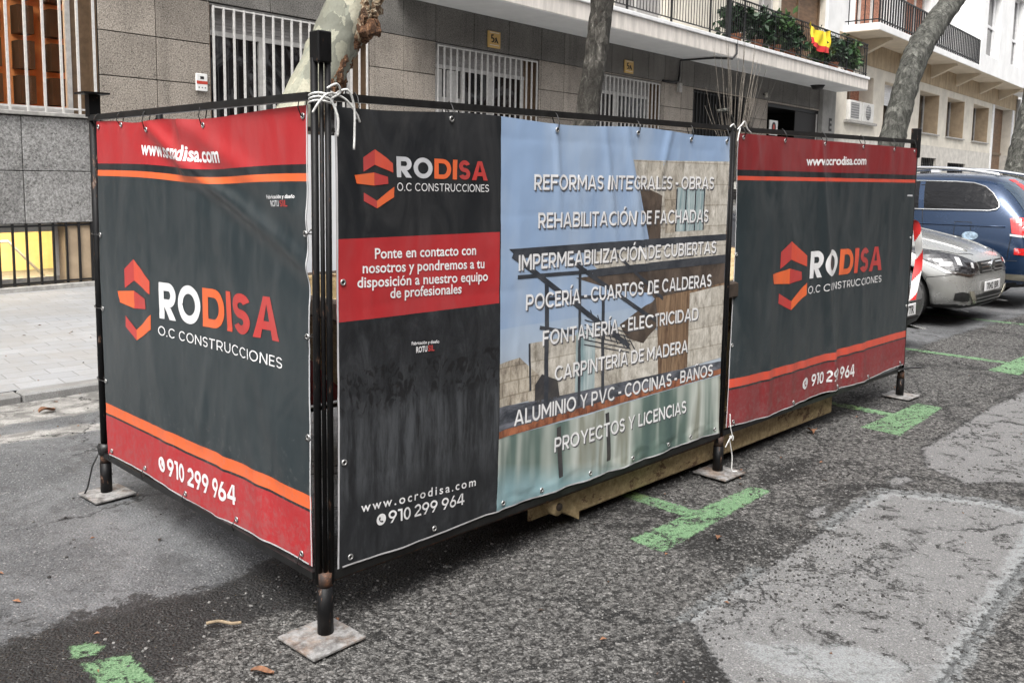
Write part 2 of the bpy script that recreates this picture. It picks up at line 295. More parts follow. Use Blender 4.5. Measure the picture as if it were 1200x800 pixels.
def leafmat(name, c):
    k = NT(name); gi = k.n('ShaderNodeNewGeometry')
    k.set(k.ramp(gi.outputs['Random Per Island'], [(0, tuple(x*.45 for x in c)), (.7, c), (1, tuple(min(1, x*1.9) for x in c))]), .5, 0, .4); return k.m
M['foliage'] = leafmat('balcony_foliage', (.035, .075, .022)); M['foliage2'] = leafmat('balcony_foliage_dark', (.022, .05, .022))

M['grey_twig'] = plain('grey_twig', (.17, .15, .125), .85, 0, .4, 30)
# trees
k = NT('plane_bark'); v = k.n('ShaderNodeTexVoronoi'); v.inputs['Scale'].default_value = 5.5
wv = k.n('ShaderNodeTexNoise'); wv.inputs['Scale'].default_value = 5; wv.inputs['Detail'].default_value = 5; k.l(k.co((1, 1, .55)), wv.inputs['Vector'])
va = k.n('ShaderNodeVectorMath'); va.operation = 'SCALE'; va.inputs['Scale'].default_value = .55; k.l(wv.outputs['Color'], va.inputs[0])
vb = k.n('ShaderNodeVectorMath'); vb.operation = 'ADD'; k.l(k.co((1, 1, .55)), vb.inputs[0]); k.l(va.outputs[0], vb.inputs[1]); k.l(vb.outputs[0], v.inputs['Vector'])
f = k.noise(40, 5); c = k.ramp(v.outputs['Color'], [(.0, (.20, .205, .165)), (.36, (.30, .30, .235)), (.50, (.16, .165, .135)), (.60, (.40, .385, .30)), (.72, (.25, .26, .21))], 'CONSTANT')
c = k.mix(k.ramp(f, [(.4, 0.0), (.75, .4)]), c, (.13, .125, .10)); k.set(c, .8, 0, .3)
k.bump(k.math('ADD', v.outputs['Distance'], k.math('MULTIPLY', f, .3)), .5, .02); M['plane_bark'] = k.m
k = NT('grey_bark'); f = k.noise(16, 7, .75, .8, scale=(1, 1, .45)); g = k.noise(60, 5, .7)
c = k.ramp(f, [(.38, (.028, .026, .023)), (.48, (.068, .064, .056)), (.57, (.115, .110, .098)), (.64, (.26, .245, .215))]); vp = k.voro(11, (1, 1, .5), out='Color'); vd_ = k.voro(11, (1, 1, .5)); c = k.mix(1.0, c, k.ramp(vp, [(.0, .62), (.45, .85), (.7, 1.0), (.85, 1.55)], 'CONSTANT'), 'MULTIPLY'); k.set(k.mix(k.ramp(g, [(.4, 0.0), (.7, .5)]), c, (.06, .055, .045)), .9, 0, .25)
k.bump(k.math('ADD', k.math('ADD', f, k.math('MULTIPLY', vd_, .5)), k.math('MULTIPLY', g, .4)), 1.0, .05); M['grey_bark'] = k.m
k = NT('green_grey_bark'); f = k.noise(12, 7, .75, .8, scale=(1, 1, .45)); g = k.noise(50, 5, .7)
c = k.ramp(f, [(.38, (.038, .039, .034)), (.49, (.105, .106, .094)), (.60, (.17, .17, .153)), (.66, (.27, .265, .235))]); vp = k.voro(11, (1, 1, .5), out='Color'); vd_ = k.voro(11, (1, 1, .5)); c = k.mix(1.0, c, k.ramp(vp, [(.0, .62), (.45, .85), (.7, 1.0), (.85, 1.55)], 'CONSTANT'), 'MULTIPLY'); k.set(k.mix(k.ramp(g, [(.45, 0.0), (.75, .5)]), c, (.08, .078, .065)), .9, 0, .25)
k.bump(k.math('ADD', k.math('ADD', f, k.math('MULTIPLY', vd_, .5)), k.math('MULTIPLY', g, .4)), 1.0, .06); M['pale_bark'] = k.m
k = NT('rotten_wood'); f = k.noise(26, 7, .75, 1.2, scale=(1, 1, .3))
k.set(k.ramp(f, [(.32, (.015, .010, .007)), (.48, (.10, .045, .02)), (.58, (.26, .13, .06)), (.72, (.48, .38, .27))]), .95); k.bump(f, 1.0, .05); M['rot'] = k.m

k = NT('torn_pale_wood'); f = k.noise(20, 7, .78, 1.2, scale=(1, 1, .35))
k.set(k.ramp(f, [(.36, (.03, .018, .012)), (.46, (.18, .095, .05)), (.53, (.36, .27, .17)), (.62, (.50, .44, .34))]), .95); k.bump(f, 1.0, .05); M['rot_pale'] = k.m
# cars
def paint(name, c, metal=.6, rough=.32):
    k = NT(name); f = k.noise(2.5, 5, .6)
    k.set(k.ramp(f, [(.3, tuple(x*.95 for x in c)), (.7, c)]), k.ramp(k.noise(3, 4), [(.35, rough-.03), (.7, rough+.05)]), metal, .5, .6); k.b.inputs['Coat Roughness'].default_value = .12; return k.m
M['silver'] = paint('silver_grey_paint', (.42, .42, .40), .6, .26); M['blue'] = paint('dark_blue_paint', (.014, .036, .085), .45, .25); M['black_paint'] = paint('black_paint', (.012, .012, .013), .2, .25)
k = NT('tinted_car_glass'); k.set((.005, .005, .006), .04, 0, .32); k.bump(k.noise(5, 4, .6, 1.5, scale=(.5, 1, 2.5)), .25, .06); M['car_glass'] = k.m
M['rear_glass'] = NT('rear_window_glass').set((.03, .05, .075), .05, 0, .7).m
M['chrome'] = plain('chrome_trim', (.72, .72, .72), .15, 1, .05)
M['black_plastic'] = plain('black_plastic', (.014, .014, .014), .55)
M['tyre'] = plain('tyre_rubber', (.018, .018, .018), .85)
M['alloy'] = plain('alloy_rim', (.42, .42, .42), .3, .9, .1)
k = NT('headlamp_glass'); f = k.noise(14, 3, .5, 1); k.set(k.ramp(f, [(.42, (.018, .018, .02)), (.62, (.06, .06, .064))]), .08, .2, .5, .6); M['headlamp'] = k.m
M['lamp_bright'] = plain('lamp_reflector', (.75, .75, .76), .25, .4, .3, 60)
M['tail_red'] = NT('tail_lamp_red').set((.55, .012, .012), .12, 0, .6, 1.0).m
M['plate_white'] = plain('number_plate_white', (.72, .72, .72), .4, 0, .04)
M['lamp_off'] = plain('unlit_lamp_glass', (.45, .43, .38), .2)
M['beige_light'] = plain('fog_lamp_trim', (.40, .375, .30), .25, .6, .1)
M['sticker'] = plain('wing_sticker', (.30, .40, .50), .4, 0, .4, 30)
M['tape_red'] = plain('tape_red', (.62, .03, .03), .4, 0, .05); M['tape_white'] = plain('tape_white', (.75, .75, .74), .4, 0, .05)

# ------------------------------------------------------------------ helpers
def tag(o, label=None, cat=None, group=None, kind=None):
    if label: o['label'] = label
    if cat: o['category'] = cat
    if group: o['group'] = group
    if kind: o['kind'] = kind
    return o
def thing(name, label, cat, loc=(0, 0, 0), rotz=0, group=None):
    o = bpy.data.objects.new(name, None); COL.objects.link(o); o.empty_display_size = .2
    o.location = loc; o.rotation_euler = (0, 0, rotz); return tag(o, label, cat, group)
class MB:
    "collects shapes, links them as one mesh"
    def __init__(s): s.v = []; s.f = []; s.mi = []; s.ms = []; s.sm = []
    def slot(s, m):
        if m not in s.ms: s.ms.append(m)
        return s.ms.index(m)
    def add(s, vs, fs, m, smooth=False):
        o = len(s.v); s.v += [tuple(p) for p in vs]; i = s.slot(m)
        for f in fs: s.f.append([j+o for j in f]); s.mi.append(i); s.sm.append(smooth)
    def box(s, x0, x1, y0, y1, z0, z1, m, b=0.0):
        if b <= 0:
            vs = [(x, y, z) for z in (z0, z1) for y in (y0, y1) for x in (x0, x1)]
            s.add(vs, [(0, 2, 3, 1), (4, 5, 7, 6), (0, 1, 5, 4), (2, 6, 7, 3), (0, 4, 6, 2), (1, 3, 7, 5)], m); return
        bm = bmesh.new(); bmesh.ops.create_cube(bm, size=1)
        for q in bm.verts: q.co = ((x0+x1)/2+q.co.x*(x1-x0), (y0+y1)/2+q.co.y*(y1-y0), (z0+z1)/2+q.co.z*(z1-z0))
        bmesh.ops.bevel(bm, geom=bm.edges[:], offset=b, segments=1, affect='EDGES', profile=.5)
        s.bm(bm, m)
    def bm(s, bm, m, smooth=False):
        bm.verts.index_update(); s.add([q.co[:] for q in bm.verts], [[q.index for q in f.verts] for f in bm.faces], m, smooth); bm.free()
    def tube(s, pts, r, m, n=8, cap=True, smooth=True, square=False, jit=0.0, jsc=6.0):
        pts = [Vector(p) for p in pts]; rs = r if isinstance(r, (list, tuple)) else [r]*len(pts)
        rings = []; ref = None
        for i, p in enumerate(pts):
            t = (pts[min(i+1, len(pts)-1)]-pts[max(i-1, 0)]).normalized()
            if ref is None:
                ref = Vector((0, 0, 1)) if abs(t.z) < .9 else Vector((1, 0, 0))
            a = (ref-t*ref.dot(t)).normalized(); ref = a; b = t.cross(a); ring = []
            for j in range(n):
                an = 2*math.pi*(j+(.5 if square else 0))/n; rr = rs[i]
                d = a*math.cos(an)+b*math.sin(an)
                if jit: rr *= 1+jit*noise.fractal((p+d*rs[i])*jsc, .8, 2.0, 4)
                ring.append(p+d*rr)
            rings.append(ring)
        vs = [q for r_ in rings for q in r_]; fs = []
        for i in range(len(rings)-1):
            for j in range(n): fs.append((i*n+j, i*n+(j+1) % n, (i+1)*n+(j+1) % n, (i+1)*n+j))
        if cap: fs.append(tuple(range(n))[::-1]); fs.append(tuple((len(rings)-1)*n+j for j in range(n)))
        s.add(vs, fs, m, smooth)
    def bar(s, a, b, w, m):
        s.tube([a, b], w*.7071, m, 4, True, False, True)
    def build(s, name, parent=None, loc=None):
        me = bpy.data.meshes.new(name); me.from_pydata(s.v, [], s.f)
        for m in s.ms: me.materials.append(m)
        me.polygons.foreach_set('material_index', s.mi); me.polygons.foreach_set('use_smooth', s.sm); me.update()
        o = bpy.data.objects.new(name, me); COL.objects.link(o)
        if parent: o.parent = parent
        if loc: o.location = loc
        return o
def recalc(o):
    bm = bmesh.new(); bm.from_mesh(o.data); bmesh.ops.recalc_face_normals(bm, faces=bm.faces[:]); bm.to_mesh(o.data); bm.free(); return o

# a bold geometric sans drawn from bars, diagonals and arcs; cap height 1
def glyph(ch, T):
    P = []; H = T*.92
    def rect(x0, y0, x1, y1): P.append([(x0, y0), (x1, y0), (x1, y1), (x0, y1)])
    def diag(xb, xt, y0=0, y1=1, t=None): t = t or T*1.12; P.append([(xb, y0), (xb+t, y0), (xt+t, y1), (xt, y1)])
    def arc(cx, cy, rx, ry, a0, a1, t=None, h=None):
        t = t or T; h = h or H; n = max(4, int(abs(a1-a0)/11)); A = [math.radians(a0+(a1-a0)*i/n) for i in range(n+1)]
        for i in range(n):
            a, b = A[i], A[i+1]
            P.append([(cx+rx*math.cos(a), cy+ry*math.sin(a)), (cx+rx*math.cos(b), cy+ry*math.sin(b)), (cx+(rx-t)*math.cos(b), cy+(ry-h)*math.sin(b)), (cx+(rx-t)*math.cos(a), cy+(ry-h)*math.sin(a))])
    acc = None
    if ch in 'ÁÉÍÓÚ': acc = ch; ch = dict(Á='A', É='E', Í='I', Ó='O', Ú='U')[ch]
    if ch == 'Ñ': acc = ch; ch = 'N'
    w = .5
    if ch == 'I': w = T; rect(0, 0, T, 1)
    elif ch in 'EF':
        w = .62+T*.3; rect(0, 0, T, 1); rect(T, 1-H, w, 1); rect(T, .5-H/2, w*.92, .5+H/2)
        if ch == 'E': rect(T, 0, w, H)
    elif ch == 'L': w = .58+T*.3; rect(0, 0, T, 1); rect(T, 0, w, H)
    elif ch == 'T': w = .82; rect(0, 1-H, w, 1); rect(w/2-T/2, 0, w/2+T/2, 1-H)
    elif ch == 'H': w = .88; rect(0, 0, T, 1); rect(w-T, 0, w, 1); rect(T, .5-H/2, w-T, .5+H/2)
    elif ch == 'N': w = .90; rect(0, 0, T, 1); rect(w-T, 0, w, 1); P.append([(T, 1), (T, 1-T*1.55), (w-T, 0), (w-T, T*1.55)])
    elif ch == 'M':
        w = 1.06; rect(0, 0, T, 1); rect(w-T, 0, w, 1); m = w/2
        P.append([(T, 1), (T, 1-T*1.7), (m, .18), (m, .18+T*1.7)]); P.append([(m, .18+T*1.7), (m, .18), (w-T, 1-T*1.7), (w-T, 1)])
    elif ch in 'AV':
        w = 1.0; t = T*1.12; m = w/2; q = [[(0, 0), (t, 0), (m, 1-T*.75), (m, 1), (m-t/2, 1)], [(w-t, 0), (w, 0), (m+t/2, 1), (m, 1), (m, 1-T*.75)]]
        if ch == 'A':
            P += q; k = .23; x0 = t+(m-t)*k; x1 = t+(m-t)*(k+H*1.05); P.append([(x0, .22), (w-x0, .22), (w-x1, .22+H*.9), (x1, .22+H*.9)])
        else: P += [[(x, 1-y) for x, y in p_] for p_ in q]
    elif ch == 'Y': w = .92; m = w/2; t = T*1.1; P.append([(m-T/2, 0), (m+T/2, 0), (m+T/2, .42), (m-T/2, .42)]); P.append([(m-T/2, .42), (m, .42), (m, .42+T*.8), (t, 1), (0, 1)]); P.append([(m, .42), (m+T/2, .42), (w, 1), (w-t, 1), (m, .42+T*.8)])
    elif ch == 'Z': w = .78; rect(0, 1-H, w, 1); rect(0, 0, w, H); P.append([(0, H), (T*1.4, H), (w, 1-H), (w-T*1.4, 1-H)])
    elif ch in 'PRBD':
        w = .80 if ch != 'D' else .95; rect(0, 0, T, 1)
        if ch == 'D': rx = .47; rect(T, 1-H, w-rx, 1); rect(T, 0, w-rx, H); arc(w-rx, .5, rx, .5, -90, 90)
        else:
            ry = .335 if ch != 'B' else (1+H)/4; c = 1-ry; rx = ry; rect(T, 1-H, w-rx, 1); rect(T, c-ry, w-rx, c-ry+H); arc(w-rx, c, rx, ry, -90, 90)
            if ch == 'R': P.append([(w-T*1.25, 0), (w, 0), (w*.66+T*.1, c-ry), (w*.66-T*1.15, c-ry)])
            if ch == 'B': w2 = w+.03; rect(T, 0, w2-rx, H); arc(w2-rx, ry, rx, ry, -90, 90); w = w2
    elif ch in 'O0': w = 1.06 if ch == 'O' else .74; arc(w/2, .5, w/2, .51, 0, 360)
    elif ch in 'CG':
        w = .94; arc(.53, .5, .53, .51, 42, 318 if ch == 'C' else 335)
        if ch == 'G': rect(w-T*.95, .16, w+.01, .52-H); rect(w*.56, .52-H, w+.01, .52); w += .01
    elif ch == 'S': w = .72; ry = (1+H)/4; arc(w/2, 1-ry, w/2, ry, 22, 270); arc(w/2, ry, w/2, ry, 90, -158)
    elif ch == 'U': w = .86; r = w/2; rect(0, r, T, 1); rect(w-T, r, w, 1); arc(r, r, r, r+.01, 180, 360)
    elif ch == '-': w = .36; rect(0, .36, w, .36+H)
    elif ch == '.': w = T*1.1; rect(0, 0, w, T*1.1)
    elif ch == ' ': w = .22
    elif ch in '96':
        w = .76; q = []; ry = .335; arc(w/2, 1-ry, w/2, ry, 0, 360); P.append([(w*.22, 0), (w*.22+T*1.15, 0), (w-T*.02, .60), (w-T*1.0, .52)])
        if ch == '6': P[:] = [[(w-x, 1-y) for x, y in p_] for p_ in P]
    elif ch == '2': w = .72; ry = .32; arc(w/2, 1-ry, w/2, ry, 165, -32); rect(0, 0, w, H); P.append([(0, H), (T*1.35, H), (w*.93, .52), (w*.93-T*1.0, .55)])
    elif ch == '4': w = .84; rect(w*.62, 0, w*.62+T, 1); rect(0, .22, w*.62, .22+H); rect(w*.62+T, .22, w, .22+H); P.append([(0, .22+H), (T*1.15, .22+H), (w*.62, 1-T*.3), (w*.62, 1), (w*.55, 1)])
    elif ch == '1': w = .42; rect(w-T, 0, w, 1); P.append([(0, 1), (w-T, 1), (w-T, 1-H), (0, 1-H)])
    if acc == 'Ñ': P.append([(w*.22, 1.10), (w*.45, 1.19), (w*.45, 1.31), (w*.22, 1.22)]); P.append([(w*.45, 1.19), (w*.55, 1.14), (w*.55, 1.26), (w*.45, 1.31)]); P.append([(w*.55, 1.14), (w*.78, 1.20), (w*.78, 1.32), (w*.55, 1.26)])
    elif acc: m = w/2; P.append([(m-.08, 1.09), (m+.07, 1.09), (m+.27, 1.31), (m+.03, 1.31)])
    return w, P
def caps(txt, T, gap=.13):
    "(letters, width): letters = list of (index, polygons) with x scaled so that the line runs 0..1"
    x = 0; out = []
    for i, ch in enumerate(txt):
        w, P = glyph(ch, T); out.append((i, [[(a+x, b) for a, b in p_] for p_ in P])); x += w+gap
    x -= gap
    return [(i, [[(a/x, b) for a, b in p_] for p_ in P]) for i, P in out], x
_capcache = {}
def text2d(txt, bold=.02, spacing=1.0):
    "outline of a line of lettering as (verts2d, faces) with x from 0 to 1 and cap height 1"
    cu = bpy.data.curves.new('lettering', 'FONT'); cu.body = txt; cu.size = 1; cu.offset = bold; cu.space_character = spacing; cu.resolution_u = 3; cu.fill_mode = 'FRONT'
    o = bpy.data.objects.new('lettering', cu); COL.objects.link(o); dg = bpy.context.evaluated_depsgraph_get(); dg.update()
    me = bpy.data.meshes.new_from_object(o.evaluated_get(dg))
    vs = [(q.co.x, q.co.y) for q in me.vertices]; fs = [list(p.vertices) for p in me.polygons]
    bpy.data.objects.remove(o); bpy.data.curves.remove(cu); bpy.data.meshes.remove(me)
    x0 = min(v[0] for v in vs); x1 = max(v[0] for v in vs)
    key = ('cap', bold)
    if key not in _capcache:
        _capcache[key] = (0, 0)
        if txt != 'H': _capcache[key] = None; _capcache[key] = text2d_cap(bold)
    y0, cap = _capcache[key]
    return [((x-x0)/(x1-x0), (y-y0)/cap) for x, y in vs], fs
def text2d_cap(bold):
    cu = bpy.data.curves.new('cap', 'FONT'); cu.body = 'H'; cu.size = 1; cu.offset = bold; cu.fill_mode = 'FRONT'
    o = bpy.data.objects.new('cap', cu); COL.objects.link(o); dg = bpy.context.evaluated_depsgraph_get(); dg.update()
    me = bpy.data.meshes.new_from_object(o.evaluated_get(dg)); ys = [q.co.y for q in me.vertices]
    bpy.data.objects.remove(o); bpy.data.curves.remove(cu); bpy.data.meshes.remove(me)
    return min(ys), max(ys)-min(ys)

# ------------------------------------------------------------------ ground
def sheet(name, poly, z, m, label=None):
    tri = tessellate_polygon([[Vector((x, y, 0)) for x, y in poly]])
    mb = MB(); fs = []
    for t in tri:
        a, b, c = (Vector((*poly[i], 0)) for i in t)
        fs.append(t if (b-a).cross(c-a).z > 0 else t[::-1])
    mb.add([(x, y, z) for x, y in poly], fs, m)
    return tag(mb.build(name), kind='structure')
def ragged(poly, step=.03, amp=.02, sc=7, seed=0):
    out = []
    for i, (x, y) in enumerate(poly):
        x1, y1 = poly[(i+1) % len(poly)]; L = math.hypot(x1-x, y1-y); n = max(1, int(L/step))
        nx, ny = -(y1-y)/(L+1e-9), (x1-x)/(L+1e-9)
        for j in range(n):
            t = j/n; px, py = x+(x1-x)*t, y+(y1-y)*t
            d = amp*(noise.fractal(Vector((px*sc, py*sc, seed*3.7)), .7, 2.0, 4)*1.3)
            out.append((px+nx*d, py+ny*d))
    return out
import numpy as np
def gz(x, y):
    return .0035*noise.fractal(Vector((x*9, y*9, 3)), .9, 2.0, 4)+.006*noise.noise(Vector((x*1.1, y*1.1, 7)))
def sdist(poly, X, Y):
    "signed distance (positive inside) from points to a polygon"
    P = np.array(poly); d = np.full(X.shape, 1e9); ins = np.zeros(X.shape, bool)
    for i in range(len(P)):
        (x0, y0), (x1, y1) = P[i], P[(i+1) % len(P)]; ex, ey = x1-x0, y1-y0
        t = np.clip(((X-x0)*ex+(Y-y0)*ey)/(ex*ex+ey*ey+1e-12), 0, 1); d = np.minimum(d, np.hypot(X-x0-t*ex, Y-y0-t*ey))
        c = ((y0 > Y) != (y1 > Y)) & (X < (x1-x0)*(Y-y0)/(y1-y0+1e-12)+x0); ins ^= c
    return np.where(ins, d, -d)
DUST = [(1.70, 2.62), (2.01, 2.74), (2.49, 2.80), (3.15, 2.58), (3.2, 2.2), (2.9, 1.9), (2.49, 1.85), (1.95, 1.75), (1.5, 2.1)]
LAYERS = {
 'dust': [DUST],
 'bay': [[(-9, 3.2), (.2, 3.17), (.9, 3.22), (1.5, 3.12), (2.05, 3.16), (2.6, 3.3), (4.5, 3.25), (6.8, 3.2), (7.6, 3.1), (9.3, 3.22), (12, 3.15), (30, 3.2), (30, 6.3), (-9, 6.3)]],
 'gut': [[(-20, 6.10), (60, 6.10), (60, 6.8), (-20, 6.8)], [(.3, 5.55), (1.2, 5.75), (2.2, 5.6), (2.4, 5.75), (1.3, 5.95), (.4, 5.8)]],
 'damp': [[(.1, 2.5), (.25, 3.2), (.85, 3.22), (1.25, 3.30), (1.6, 3.12), (2.05, 3.32), (2.7, 3.14), (3.4, 2.98), (4.6, 2.85), (5.9, 2.8), (5.9, 2.6), (4.4, 2.60), (3.3, 2.62), (2.4, 2.60), (1.95, 2.60), (1.75, 2.78), (1.45, 2.84), (1.25, 2.70), (1.0, 2.55), (.6, 2.4)]],
 'rep': [[(2.70, 1.72), (4.60, 1.77), (4.84, 1.36), (4.86, 1.06), (4.34, 1.00), (2.89, .90), (2.30, .80), (2.40, 1.34)],
         [(5.18, 1.76), (5.55, 1.92), (6.1, 1.93), (6.7, 1.95), (8.2, 1.95), (11, 1.9), (18, 1.9), (18, .3), (6.2, .5), (5.2, 1.15), (5.3, 1.3), (5.05, 1.5)],
         [(4.68, 1.76), (4.8, 1.84), (4.98, 1.80), (4.9, 1.70)], [(3.9, 1.86), (4.1, 1.93), (4.25, 1.88), (4.05, 1.82)]],
 'seam': [[(3.9, 1.80), (4.64, 1.80), (4.88, 1.38), (4.90, 1.04), (4.1, .95), (2.9, .86), (2.9, .95), (4.1, 1.04), (4.76, 1.13), (4.76, 1.36), (4.56, 1.71), (3.9, 1.73)], [(2.62, 1.74), (3.3, 1.78), (3.3, 1.72), (2.72, 1.68)], [(2.7, 1.5), (2.95, 1.2), (3.0, 1.0), (2.8, 1.0), (2.6, 1.3)]]}
gx = np.concatenate([np.arange(-1.6, 6.0, .026), np.arange(6.0, 18.01, .06)]); gy = np.concatenate([np.arange(.5, 3.5, .026), np.arange(3.5, 6.67, .045)])
GX, GY = np.meshgrid(gx, gy, indexing='ij'); nx_, ny_ = GX.shape
att = {n_: np.clip(np.max([sdist(p_, GX, GY) for p_ in ps], axis=0), -.4, .4) for n_, ps in LAYERS.items()}
vs = [(x, y, gz(x, y)) for x in gx for y in gy]
ii = np.arange(nx_*ny_).reshape(nx_, ny_)
fs = np.stack([ii[:-1, :-1], ii[1:, :-1], ii[1:, 1:], ii[:-1, 1:]], -1).reshape(-1, 4).tolist()
x0, x1, y0, y1 = gx[0], gx[-1], gy[0], gy[-1]; nb = len(vs); E_ = 400
vs += [(-E_, -E_, -.004), (E_, -E_, -.004), (E_, E_, -.004), (-E_, E_, -.004), (x0, y0, -.004), (x1, y0, -.004), (x1, y1, -.004), (x0, y1, -.004)]
fs += [[nb, nb+1, nb+5, nb+4], [nb+1, nb+2, nb+6, nb+5], [nb+2, nb+3, nb+7, nb+6], [nb+3, nb, nb+4, nb+7]]
me = bpy.data.meshes.new('road'); me.from_pydata(vs, [], fs); me.materials.append(M['road'])
for n_, a_ in att.items():
    at_ = me.attributes.new(n_, 'FLOAT', 'POINT'); at_.data.foreach_set('value', np.concatenate([a_.ravel(), np.full(8, -.4)]).astype(np.float32))
me.polygons.foreach_set('use_smooth', [True]*len(fs)); me.update()
ro = bpy.data.objects.new('road', me); COL.objects.link(ro); tag(ro, kind='structure')
mb = MB(); x = -20.0
while x < 60:
    mb.box(x+.004, x+.996, 6.665, 6.83, -.05, .052+random.uniform(-.003, .003), M['kerb'], .012); x += 1.0
tag(mb.build('kerb'), kind='structure')
mb = MB(); mb.add([(-40, 6.832, .05), (90, 6.832, .05), (90, 60, .05), (-40, 60, .05)], [(0, 1, 2, 3)], M['pave']); tag(mb.build('pavement'), kind='structure')
mb = MB(); mb.box(-40, 90, -14, -6, -.05, .13, M['pave']); tag(mb.build('far_pavement'), kind='structure')
def mark(poly, m, seed=0):
    "paint on the road: follows its unevenness, edges worn by the material"
    P = np.array(poly); a0, b0 = P.min(0)-.05; a1, b1 = P.max(0)+.05
    xs = np.arange(a0, a1, .014); ys = np.arange(b0, b1, .014); X, Y = np.meshgrid(xs, ys, indexing='ij'); d = np.clip(sdist(poly, X, Y), -.06, .06)
    vs = [(x, y, gz(x, y)+.0022+.0006*(seed % 3)) for x in xs for y in ys]; q = np.arange(X.size).reshape(X.shape)
    f = np.stack([q[:-1, :-1], q[1:, :-1], q[1:, 1:], q[:-1, 1:]], -1).reshape(-1, 4); keep = (d[:-1, :-1] > -.03) | (d[1:, 1:] > -.03); f = f[keep.ravel()]
    me = bpy.data.meshes.new('parking_mark'); me.from_pydata(vs, [], f.tolist()); me.materials.append(m)
    at_ = me.attributes.new('edge', 'FLOAT', 'POINT'); at_.data.foreach_set('value', d.ravel().astype(np.float32)); me.update()
    bm = bmesh.new(); bm.from_mesh(me); bmesh.ops.delete(bm, geom=[v for v in bm.verts if not v.link_faces], context='VERTS'); bm.to_mesh(me); bm.free()
    o = bpy.data.objects.new('parking_mark', me); COL.objects.link(o); tag(o, kind='structure')
for i, (xc, x0, x1) in enumerate(((3.60, 3.13, 4.18), (6.2, 5.73, 6.67), (8.83, 8.32, 9.35), (11.4, 10.95, 11.9))):
    y1 = 2.30 if i == 0 else 2.37
    mark([(x0, 2.12), (x1, 2.18), (x1-.01, y1-.02), (x0+.01, y1)], M['green'], 0)
    mark([(xc-.045, 2.28), (xc+.055, 2.28), (xc+.05, 2.60), (xc-.05, 2.60)], M['green'], 1)
    mark([(xc-.05, 2.57), (xc+.05, 2.57), (xc+.04, 3.1 if i < 2 else 4.4), (xc-.05, 3.1 if i < 2 else 4.4)], M['green_worn'] if i < 2 else M['green'], 2)
mark([(1.0, 2.35), (1.13, 2.35), (1.15, 2.88), (1.02, 2.93)], M['green'])
mark([(1.01, 2.99), (1.07, 2.955), (1.115, 2.99), (1.09, 3.05), (1.03, 3.07)], M['green'])
# loose chips
ico = bmesh.new(); bmesh.ops.create_icosphere(ico, subdivisions=1, radius=1); IV = [q.co.copy() for q in ico.verts]; IF = [[q.index for q in f.verts] for f in ico.faces]; ico.free()
mb = MB()
def chips(n, x0, x1, y0, y1, r0, r1, keep=lambda x, y: True):
    for _ in range(n):
        x = random.uniform(x0, x1); y = random.uniform(y0, y1)
        if not keep(x, y): continue
        r = r0+(r1-r0)*random.random()**3; zg = gz(x, y); a = random.uniform(0, 6.28); ca, sa = math.cos(a), math.sin(a); e = random.uniform(.6, 1.2)
        vs = []
        for q in IV:
            k = r*random.uniform(.75, 1.15); qx, qy = q.x*k, q.y*k*e
            vs.append((x+qx*ca-qy*sa, y+qx*sa+qy*ca, zg+r*.3+q.z*k*.6))
        mb.add(vs, IF, M['stone_chip'])
dens = lambda x, y: noise.noise(Vector((x*1.3, y*1.3, 2))) > -.25+.35*random.random()
chips(9000, .4, 4.2, .9, 3.05, .002, .009, dens); chips(9000, 1.4, 4.0, 1.2, 2.7, .0022, .0075, dens); chips(6500, 4.0, 9, 1.2, 3.1, .003, .010, dens); chips(500, -.5, 3.2, 3.1, 6.2, .003, .010, dens)
tag(mb.build('loose_gravel'), 'loose grey stone chips scattered over the worn asphalt', 'gravel', kind='stuff')

# ------------------------------------------------------------------ grey granite building
TH = R_(4.5)
B1 = thing('apartment_building', 'grey granite clad apartment building with barred windows behind the hoardings', 'building', (0, 12.1, 0), TH)
def subtract(rects, holes):
    for h0, h1, g0, g1 in holes:
        nx = []
        for a, b, c, d in rects:
            if h1 <= a or h0 >= b or g1 <= c or g0 >= d: nx.append((a, b, c, d)); continue
            if h0 > a: nx.append((a, h0, c, d))
            if h1 < b: nx.append((h1, b, c, d))
            m0, m1 = max(a, h0), min(b, h1)
            if g0 > c: nx.append((m0, m1, c, g0))
            if g1 < d: nx.append((m0, m1, g1, d))
        rects = nx
    return rects
SW = 4.75                                              # underside of the balcony
W1 = (.2, 4.88, 2.33, 4.55); BW = (1.2, 4.72, .12, .91); W2 = (6.54, 9.62, 1.75, 4.06); W3 = (11.23, 14.34, 1.75, 4.06); W4 = (16.3, 19.38, 1.75, 4.03); W5 = (21.08, 24.6, 1.2, 4.02); DR = (25.81, 29.99, .05, 4.0)
holes = [W1, BW, W2, W3, W4, W5, DR]
mb = MB()
for a, b, c, d in subtract([(-9, 31.2, .04, SW+.02)], holes): mb.box(a, b, .031, .45, c, d, M['joint'])
mb.build('backing_wall', B1)
mb = MB()
vj = [4.885, 5.70, 6.54, 7.6, 8.7, 9.74, 10.41, 11.23, 12.28, 13.34, 14.41, 15.23, 16.3, 17.1, 18.0, 18.75, 19.55, 20.42, 21.08, 22.0, 22.9, 23.8, 24.7, 25.81, 26.9, 28.0, 29.1, 29.99]
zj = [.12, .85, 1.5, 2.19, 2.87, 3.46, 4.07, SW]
for i in range(len(vj)-1):
    for j in range(len(zj)-1):
        for a, b, c, d in subtract([(vj[i], vj[i+1], zj[j], zj[j+1])], holes):
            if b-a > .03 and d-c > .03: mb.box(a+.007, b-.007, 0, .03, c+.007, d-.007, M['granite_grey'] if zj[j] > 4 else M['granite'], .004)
mb.build('granite_cladding', B1)
mb = MB()
vj = [-3.0, -1.6, -.2, 1.2, 2.5, 3.86, 4.88]; zj = [.91, 1.58, 2.27]
